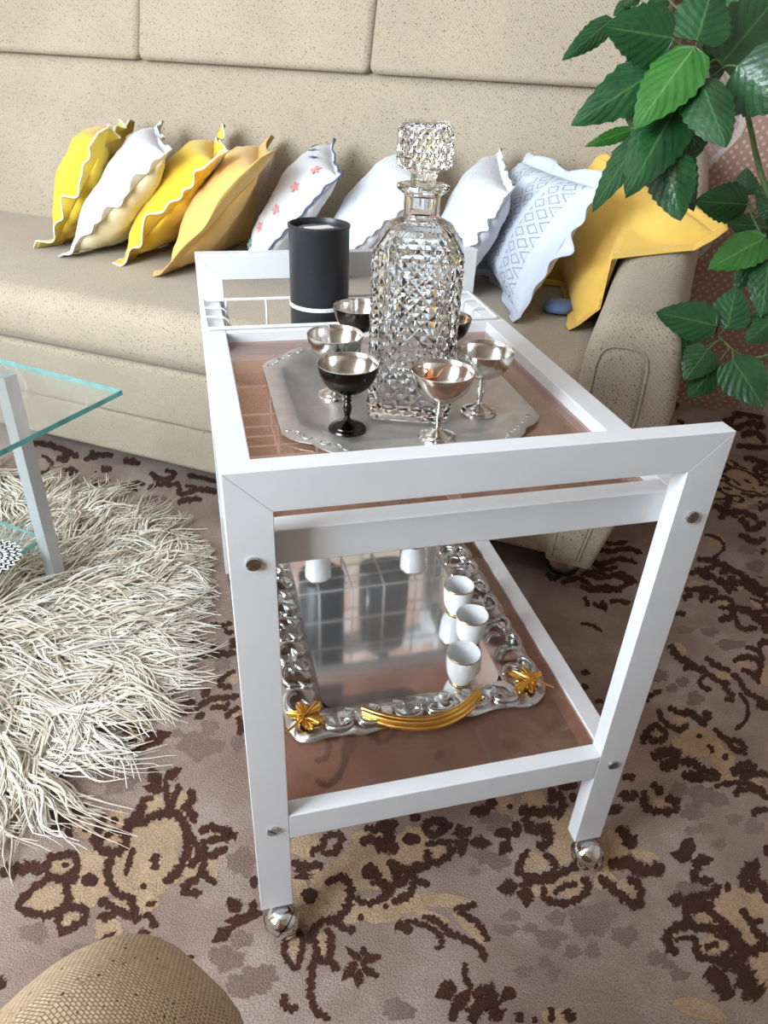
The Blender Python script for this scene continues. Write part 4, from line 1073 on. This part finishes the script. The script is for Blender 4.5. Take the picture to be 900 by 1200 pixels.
def embroidery():
    spots = [(-.45, -.80), (-.05, -.84), (.40, -.84), (.80, -.80), (.84, -.30), (.82, .2), (.82, .62), (-.75, -.8)]
    for k, (u, v) in enumerate(spots):
        ex = (B-A).normalized(); e = .02
        def P(a, b): return Q5(a, b)+n5*h5(a, b, .085, 1)
        p = P(u, v); nn = (P(u+e, v)-P(u-e, v)).cross(P(u, v+e)-P(u, v-e)).normalized()
        if nn.dot(n5) < 0: nn = -nn
        p = p+nn*.0030; ex = (ex-nn*ex.dot(nn)).normalized(); ey = nn.cross(ex)
        r = .014; m = 40; vs = [p+nn*.001]
        for i in range(m):
            a = 2*math.pi*i/m; q = r*(.30+.70*abs(math.cos(2.5*a))); vs.append(p+ex*q*math.cos(a)+ey*q*math.sin(a)-nn*.0008)
        fs = [(0, 1+i, 1+(i+1) % m) for i in range(m)]
        obj('embroidered_flower', vs, fs, (M['pink_thread'], M['pink_thread'], M['pink_thread'], M['pink_thread'], M['navy_thread'], M['green_thread'], M['navy_thread'], M['green_thread'])[k], t5)
embroidery()
A, B, C, Dd = cushion_corners((374, 326), (496, 226), (502, 176), 1.44)
pillow('lace_cushion', 'white floral lace cushion between embroidered cushion and decanter', A, B, C, Dd, .095, .035, M['lace_flower'], M['white'], frill=.016, amp=.006, freq=30, seed=6, group=G, frillmat=M['white'])
A, B, C, Dd = cushion_corners((508, 350), (598, 228), (582, 180), 1.46)
pillow('lace_cushion', 'white lace cushion with ragged crochet edge behind the decanter', A, B, C, Dd, .085, .045, M['lace_flower'], M['white'], frill=.018, amp=.008, freq=34, seed=7, group=G, frillmat=M['white'])
A, B, C, Dd = cushion_corners((608, 368), (702, 222), (612, 190), 1.46, d=(570, 298))
pillow('lace_cushion', 'pale blue-white cushion with diamond openwork lace bands', A, B, C, Dd, .075, .04, M['lace_diamond'], M['pale_blue'], frill=.028, amp=.012, freq=14, seed=8, group=G, frillmat=M['pale_blue'], pinch=.03)
A, B, C, Dd = cushion_corners((676, 378), (836, 272), (700, 184), 1.50, d=(655, 300), nb=1.26)
pillow('flanged_cushion', 'large golden yellow cushion propped on the sofa arm', A, B, C, Dd, .075, .030, M['gold_cotton'], frill=.024, amp=.004, freq=5, seed=9, group=G, wr=.004, pinch=.0)
def blue_cloth():
    c = zp(650, 372, .437); vs, fs = [], []; n = 20
    for i in range(n):
        for j in range(8):
            a = 2*math.pi*i/n; b = -math.pi/2+math.pi*j/7
            vs.append(c+S*(.034*math.cos(a)*math.cos(b))+N*(.045+.05*math.sin(a)*math.cos(b))+V((0, 0, .0135+.0135*math.sin(b)+.002*math.sin(3*a)*math.cos(b))))
    for i in range(n):
        for j in range(7): fs.append((i*8+j, ((i+1) % n)*8+j, ((i+1) % n)*8+j+1, i*8+j+1))
    tag(obj('folded_cloth', vs, fs, M['blue'], None), 'small blue cloth tucked on the seat under the golden cushion', 'cloth')
blue_cloth()

# ------------------------------------------------------------------ glass side table
def glass_table():
    K = zp(143, 457, .45); e1 = V((-.779, .627, 0)).normalized(); e2 = V((-.627, -.779, 0)).normalized()
    t = thing('glass_table', 'glass coffee table with square aluminium legs and lower glass shelf', 'table', (-.325, .764, 0))
    def slab(name, c, l1, l2, z0, z1, mats):
        p = [c, c+e1*l1, c+e1*l1+e2*l2, c+e2*l2]
        vs = [V((q.x, q.y, z1)) for q in p]+[V((q.x, q.y, z0)) for q in p]
        fs = [(0, 1, 2, 3), (7, 6, 5, 4)]+[(i, i+4, (i+1) % 4+4, (i+1) % 4) for i in range(4)]
        o = obj(name, vs, fs, None, t, False, mats=mats, midx=[0, 0, 1, 1, 1, 1]); return o
    slab('table_top', K, 1.0, .60, .442, .450, [M['clear_glass'], M['glass_edge']])
    lg = V((-.3235, .7600, 0)); h = .0125
    def leg(c):
        vs = []
        for z in (0, .442):
            for a, b in ((-1, -1), (1, -1), (1, 1), (-1, 1)): vs.append(c+e1*h*a+e2*h*b+V((0, 0, z)))
        obj('leg', vs, [(3, 2, 1, 0), (4, 5, 6, 7), (0, 1, 5, 4), (1, 2, 6, 5), (2, 3, 7, 6), (3, 0, 4, 7)], M['alu'], t, False)
    k0 = (lg-V((K.x, K.y, 0))); a0 = k0.dot(e1); b0 = max(.018, k0.dot(e2)); lw, ll = .60-2*b0, 1.0-2*a0
    for a, b in ((0, 0), (ll, 0), (0, lw), (ll, lw)): leg(lg+e1*a+e2*b)
    sc = zp(52, 629, .107)
    slab('shelf', V((sc.x, sc.y, 0)), ll+.01, lw+.01, .100, .107, [M['clear_glass'], M['glass_edge']])
    for b in (0, lw):  # thin black strip just above the floor, from leg to leg
        c = lg+e2*b; vs = []
        for z in (.004, .022):
            for a_, b_ in ((0, -.008), (ll, -.008), (ll, .008), (0, .008)): vs.append(c+e1*a_+e2*b_+V((0, 0, z)))
        obj('black_strip', vs, [(3, 2, 1, 0), (4, 5, 6, 7), (0, 1, 5, 4), (1, 2, 6, 5), (2, 3, 7, 6), (3, 0, 4, 7)], M['matte_black'], t, False)
    # crocheted doily on the lower shelf
    dc = zp(-14, 655, .1075); parts = []
    d = thing('doily', 'black and white zigzag doily on the lower glass shelf', 'doily', V((dc.x, dc.y, .107)))
    R0 = .055
    v, f = lathe_data([(0, 0), (R0, 0), (R0, .0012), (0, .0014)], 40, (dc.x, dc.y, .1072)); obj('backing', v, f, M['mat_black'], d, False)
    for r in (.018, .030, .042, .053):
        pts = [V((dc.x, dc.y, .1092))+V((math.cos(a), math.sin(a), 0))*(r+.0045*math.cos(a*24)) for a in [k*2*math.pi/120 for k in range(120)]]
        tube('zigzag', pts, .0014, M['mat_white'], d, 5, True)
glass_table()

# ------------------------------------------------------------------ fur rug
def fur_rug():
    rnd = random.Random(11)
    cen = V((-.50, .66, 0))
    out_px = [(10, 575), (110, 610), (205, 655), (185, 720), (175, 775), (130, 815), (95, 870), (20, 915)]
    edge = [zp(u, v, 0) for u, v in out_px]
    edge += [V(p) for p in ((-.62, .16, 0), (-.86, .30, 0), (-.98, .62, 0), (-.92, 1.0, 0), (-.68, 1.14, 0))]
    t = thing('fur_rug', 'long-haired cream sheepskin rug lying under the glass table', 'rug', cen)
    n = len(edge); vs = [V((cen.x, cen.y, .009))]+[V((p.x, p.y, .004)) for p in edge]+[V((p.x, p.y, .0018)) for p in edge]
    fs = [(0, 1+(i+1) % n, 1+i) for i in range(n)]+[(1+i, 1+(i+1) % n, 1+n+(i+1) % n, 1+n+i) for i in range(n)]
    obj('hide', vs, fs, M['hide'], t, False)
    ang = sorted([(math.atan2(p.y-cen.y, p.x-cen.x), (p-cen).length) for p in edge])
    def edge_r(a):
        for i in range(len(ang)):
            a0, r0 = ang[i-1]; a1, r1 = ang[i]
            if i == 0: a0 -= 2*math.pi
            if a0 <= a <= a1: f = (a-a0)/(a1-a0); return r0+(r1-r0)*f
        a0, r0 = ang[-1]; a1, r1 = ang[0]; a1 += 2*math.pi; f = (a-a0)/(a1-a0); return r0+(r1-r0)*f
    V_, F_, colr = [], [], []
    def strand(pts, r, shade):
        o = len(V_); m = len(pts)
        for i, p in enumerate(pts):
            tg = (pts[min(i+1, m-1)]-pts[max(i-1, 0)]).normalized(); sd = tg.cross(V((0, 0, 1)))
            sd = sd.normalized() if sd.length > 1e-4 else V((1, 0, 0)); up = sd.cross(tg); f = i/(m-1)
            rr = r*(1-.75*f**2.2)
            for s_, u_ in ((-1, -.3), (1, -.3), (0, .75)): V_.append(p+sd*rr*s_+up*rr*u_); colr.append(shade)
        for i in range(m-1):
            for k in range(3):
                l = (k+1) % 3; F_.append((o+i*3+k, o+i*3+l, o+(i+1)*3+l, o+(i+1)*3+k))
    clumps = 700
    for c in range(clumps):
        a = rnd.uniform(-math.pi, math.pi)
        if abs(a) > 2.1 and rnd.random() < .6: a = rnd.uniform(-1.9, 1.5)
        er = edge_r(a); rf = math.sqrt(rnd.uniform(.02, 1.0))
        root = cen+V((math.cos(a), math.sin(a), 0))*er*rf
        da = a+rnd.gauss(0, .42)
        d = V((math.cos(da), math.sin(da), 0)); sd = V((-d.y, d.x, 0)); L = rnd.uniform(.09, .19)
        bend = rnd.gauss(0, .045); wavea = rnd.uniform(.004, .014); wph = rnd.uniform(0, 6.28); wf = rnd.uniform(5, 11); hz = rnd.uniform(.012, .040)*(1.2-.5*rf)
        tip_spread = rnd.uniform(.06, .40); cs = rnd.gauss(0, .13)
        for s_ in range(rnd.randint(6, 10)):
            ro = V((rnd.gauss(0, .012), rnd.gauss(0, .012), 0)); ln = L*rnd.uniform(.65, 1.12)
            if d.x > .05: ln = min(ln, max(.02, (-.014-root.x-abs(sd.x*bend))/d.x*rnd.uniform(.8, 1))); hz2 = hz*rnd.uniform(.35, 1.3)
            b2 = bend+rnd.gauss(0, .012); w2 = wavea*rnd.uniform(.6, 1.4); p2 = wph+rnd.gauss(0, .45); pts = []
            for i in range(12):
                f = i/11
                q = root+ro*(1-f*(1-tip_spread))+d*ln*f+sd*(b2*f*f+w2*math.sin(f*wf+p2)*f**.7)
                z = .004+hz2*math.sin(min(1, f*1.25)*math.pi*.80)*(1-.35*f)+rnd.uniform(0, .001)
                pts.append(V((q.x, q.y, max(.0035, z))))
            strand(pts, rnd.choice((.0010, .0014, .0019, .0024, .0029)), max(0, min(1, .62+cs+rnd.gauss(0, .15))))
    fur = obj('fur', V_, F_, None, t, True, mats=[fur_mat()]); fur['kind'] = 'stuff'
    at = fur.data.attributes.new('wool_tone', 'FLOAT', 'POINT'); at.data.foreach_set('value', colr)
def fur_mat():
    t = NT('cream_wool'); a = t.n('ShaderNodeAttribute', attribute_name='wool_tone')
    c = t.ramp(a.outputs['Fac'], [(0, (.48, .36, .25)), (.35, (.68, .57, .44)), (.7, (.82, .75, .64)), (1, (.90, .86, .79))])
    return t.fin(c, .75, Sheen_Weight=.3)
fur_rug()

# ------------------------------------------------------------------ armchair (only the tip of one arm is in view)
def armchair():
    c = V((-.074, -.212, 0)); ea = V((math.cos(math.radians(-50)), math.sin(math.radians(-50)), 0)); eb = V((math.cos(math.radians(218)), math.sin(math.radians(218)), 0))
    rz = math.atan2(ea.y, ea.x)
    # local frame: x along ea, y away from eb (front of the chair is +y)
    t = thing('armchair', 'armchair in coarse tan basket weave, rounded arm end by the carpet roses', 'armchair', c, rz, org=(0, 0, 0))
    fb = M['chair_weave']
    def arm_at(x0, nm='arm'):
        vs, fs = rbox_data(x0, x0+.150, -.74, .0, .10, .550, .055, 6)
        def soft(p):
            f = max(0, (p.z-.40)/.135); k = (p.x-x0)/.150-.5
            return V((x0+.075+(p.x-x0-.075)*(1-.22*f*f), p.y-(.030*f*f if p.y > -.2 else 0), p.z+.018*math.cos(k*3.1)*f))
        return obj(nm, [soft(p) for p in vs], fs, fb, t, True, 70)
    arm_at(0); arm_at(.70)
    box('seat', .145, .705, -.72, -.03, .10, .40, fb, t, .05, 4)
    box('back', .06, .79, -.86, -.66, .10, .86, fb, t, .07, 5)
    for x in (.05, .80):
        for y in (-.05, -.78): lathe('leg', [(.014, 0), (.02, .102)], M['foot_metal'], t, 14, (x, y, 0))
armchair()

# ------------------------------------------------------------------ hibiscus plant
def leaf_data(L, Wd, curl, fold, seed):
    rnd = random.Random(seed); n = 17; cols = (-1, -.72, -.36, 0, .36, .72, 1); vs, fs, uv = [], [], []
    for i in range(n+1):
        f = i/n
        w = Wd*.5*(math.sin(math.pi*min(1, f**.66))**.72)*(1-.22*f) * 1.16 if 0 < f < 1 else 0
        tooth = (1+.055*(1 if i % 2 else -1)*(f > .25)) if 0 < i < n else 1
        back = -.055*L*max(0, 1-f*6)          # heart-shaped base
        for c in cols:
            x = w*c*(tooth if abs(c) == 1 else 1)
            y = L*f+(back*abs(c) if i else 0)
            z = -fold*abs(c)**1.3*w*1.0+.012*L*math.sin(f*22-abs(c)*5)*abs(c)*(1-abs(c)*.5)-curl*L*f*f+.012*L*math.sin(f*9+seed)*c
            vs.append(V((x, y, z))); uv.append((.5+.5*c, f))
    m = len(cols)
    for i in range(n):
        for j in range(m-1): fs.append((i*m+j, i*m+j+1, (i+1)*m+j+1, (i+1)*m+j))
    return vs, fs, uv
def plant():
    pl = V((1.24, .30, 0)); t = thing('potted_hibiscus', 'hibiscus houseplant with large glossy green leaves reaching over the sofa arm', 'plant', pl)
    lathe('planter', [(0, 0), (.10, 0), (.105, .01), (.135, .42), (.145, .425), (.145, .46), (.130, .46), (.126, .44), (.0, .44)], M['clay'], t, 36, pl)
    lathe('soil', [(0, .443), (.127, .443)], M['soil'], t, 24, pl, cap=False)
    trunk_end = dp(905, 235, 1.14)
    stem1 = spline([pl+V((0, 0, .43)), pl+V((-.02, .02, .60)), dp(985, 300, 1.16), trunk_end, dp(872, 120, 1.10), dp(850, 78, 1.06), dp(812, 78, 1.02)], 6)
    stem2 = spline([stem1[12], dp(930, 330, 1.18), dp(905, 300, 1.20), dp(880, 250, 1.22)], 5)
    stem3 = spline([stem1[10], dp(935, 400, 1.18), dp(880, 420, 1.2), dp(852, 404, 1.2), dp(838, 390, 1.21)], 5)
    stem4 = spline([dp(835, 90, 1.045), dp(800, 140, 1.06), dp(790, 170, 1.07)], 5)
    for s_, r in ((stem1, .0055), (stem2, .0030), (stem3, .0028), (stem4, .0026)):
        tube('stem', s_, [r*(1-.45*i/len(s_)) for i in range(len(s_))], M['stem'], t, 8)
    joints = stem1[14:]+stem2[3:]+stem3[4:]+stem4
    def U(p): return (660+p[0]/3.75, p[1]/3.75)
    def Lw(p): return (740+p[0]/3.87, 190+p[1]/3.87)
    up, lw = [], []
    # base, tip, width (crop px), colour index, depth
    up = [((218, 82), (8, 252), 92, 1, 1.05), ((484, 168), (196, 118), 215, 0, 1.00), ((585, 182), (668, -90), 245, 1, .99), ((690, 285), (985, -60), 270, 1, 1.03), ((765, 285), (985, 470), 260, 1, 1.00),
          ((485, 262), (32, 553), 205, 1, 1.03), ((580, 205), (318, 535), 225, 2, .985), ((602, 345), (718, 645), 200, 0, .99), ((520, 430), (278, 856), 225, 0, 1.02), ((350, 590), (128, 893), 125, 1, 1.05),
          ((448, 680), (512, 970), 190, 0, 1.03), ((492, 645), (580, 925), 130, 1, 1.045), ((302, 570), (106, 634), 62, 2, 1.07), ((560, 480), (585, 695), 190, 0, 1.08), ((292, 12), (225, 62), 62, 1, 1.06),
          ((330, -20), (270, 22), 50, 1, 1.06), ((470, -10), (370, 15), 70, 1, 1.05), ((645, 290), (622, 185), 70, 0, 1.05), ((330, 420), (300, 560), 90, 0, 1.08), ((480, 410), (560, 330), 120, 1, 1.07), ((780, 40), (830, -80), 160, 1, 1.06), ((700, 330), (640, 300), 60, 0, 1.07)]
    lw = [((528, 192), (300, 178), 150, 0, 1.23), ((512, 150), (522, 22), 110, 0, 1.24), ((660, 215), (562, 178), 90, 1, 1.20), ((690, 160), (560, 130), 150, 0, 1.22), ((612, 340), (355, 476), 165, 2, 1.19), ((620, 290), (455, 275), 120, 0, 1.24), ((640, 330), (500, 250), 130, 0, 1.25),
          ((625, 440), (588, 708), 135, 1, 1.19), ((570, 430), (475, 575), 110, 0, 1.22), ((388, 742), (122, 678), 165, 0, 1.18), ((432, 756), (482, 556), 165, 1, 1.19), ((650, 705), (522, 818), 130, 1, 1.19),
          ((352, 842), (243, 988), 140, 1, 1.18), ((392, 920), (266, 1064), 130, 0, 1.20), ((300, 880), (215, 795), 90, 0, 1.21), ((455, 890), (608, 1108), 190, 0, 1.17), ((386, 746), (300, 652), 95, 1, 1.20)]
    rnd = random.Random(21)
    for grp, conv, sc in ((up, U, 3.75), (lw, Lw, 3.87)):
        for k, (b, tp, wpx, ci, dep) in enumerate(grp):
            p0 = dp(*conv(b), dep); lpx = math.hypot(b[0]-tp[0], b[1]-tp[1])/sc
            slant = rnd.uniform(-.04, .03)
            p1 = dp(*conv(tp), dep+slant*lpx/80)
            ax = p1-p0; L = ax.length; ax.normalize()
            tocam = (CAM-p0).normalized()+V((0, 0, .25)); roll = rnd.uniform(-.35, .35)
            nz = (tocam-ax*tocam.dot(ax)).normalized(); xx = ax.cross(nz)
            xx, nz = xx*math.cos(roll)+nz*math.sin(roll), nz*math.cos(roll)-xx*math.sin(roll)
            wd = wpx/sc*dep/F/math.cos(roll)*1.02
            v, f, uv = leaf_data(L, wd, rnd.uniform(0, .12), rnd.uniform(.10, .40), k+len(grp))
            off = .12*L*0
            vv = [p0+xx*q.x+ax*q.y+nz*(q.z) for q in v]
            lf = obj('leaf', vv, f, LEAF[ci], t, True, uv=uv)
            j = min(joints, key=lambda q: (q-p0).length)
            mid = (p0+j)/2+V((0, 0, .006))
            tube('petiole', spline([j, mid, p0+ax*.004], 4), .0013, M['stem'], lf, 5)
plant()
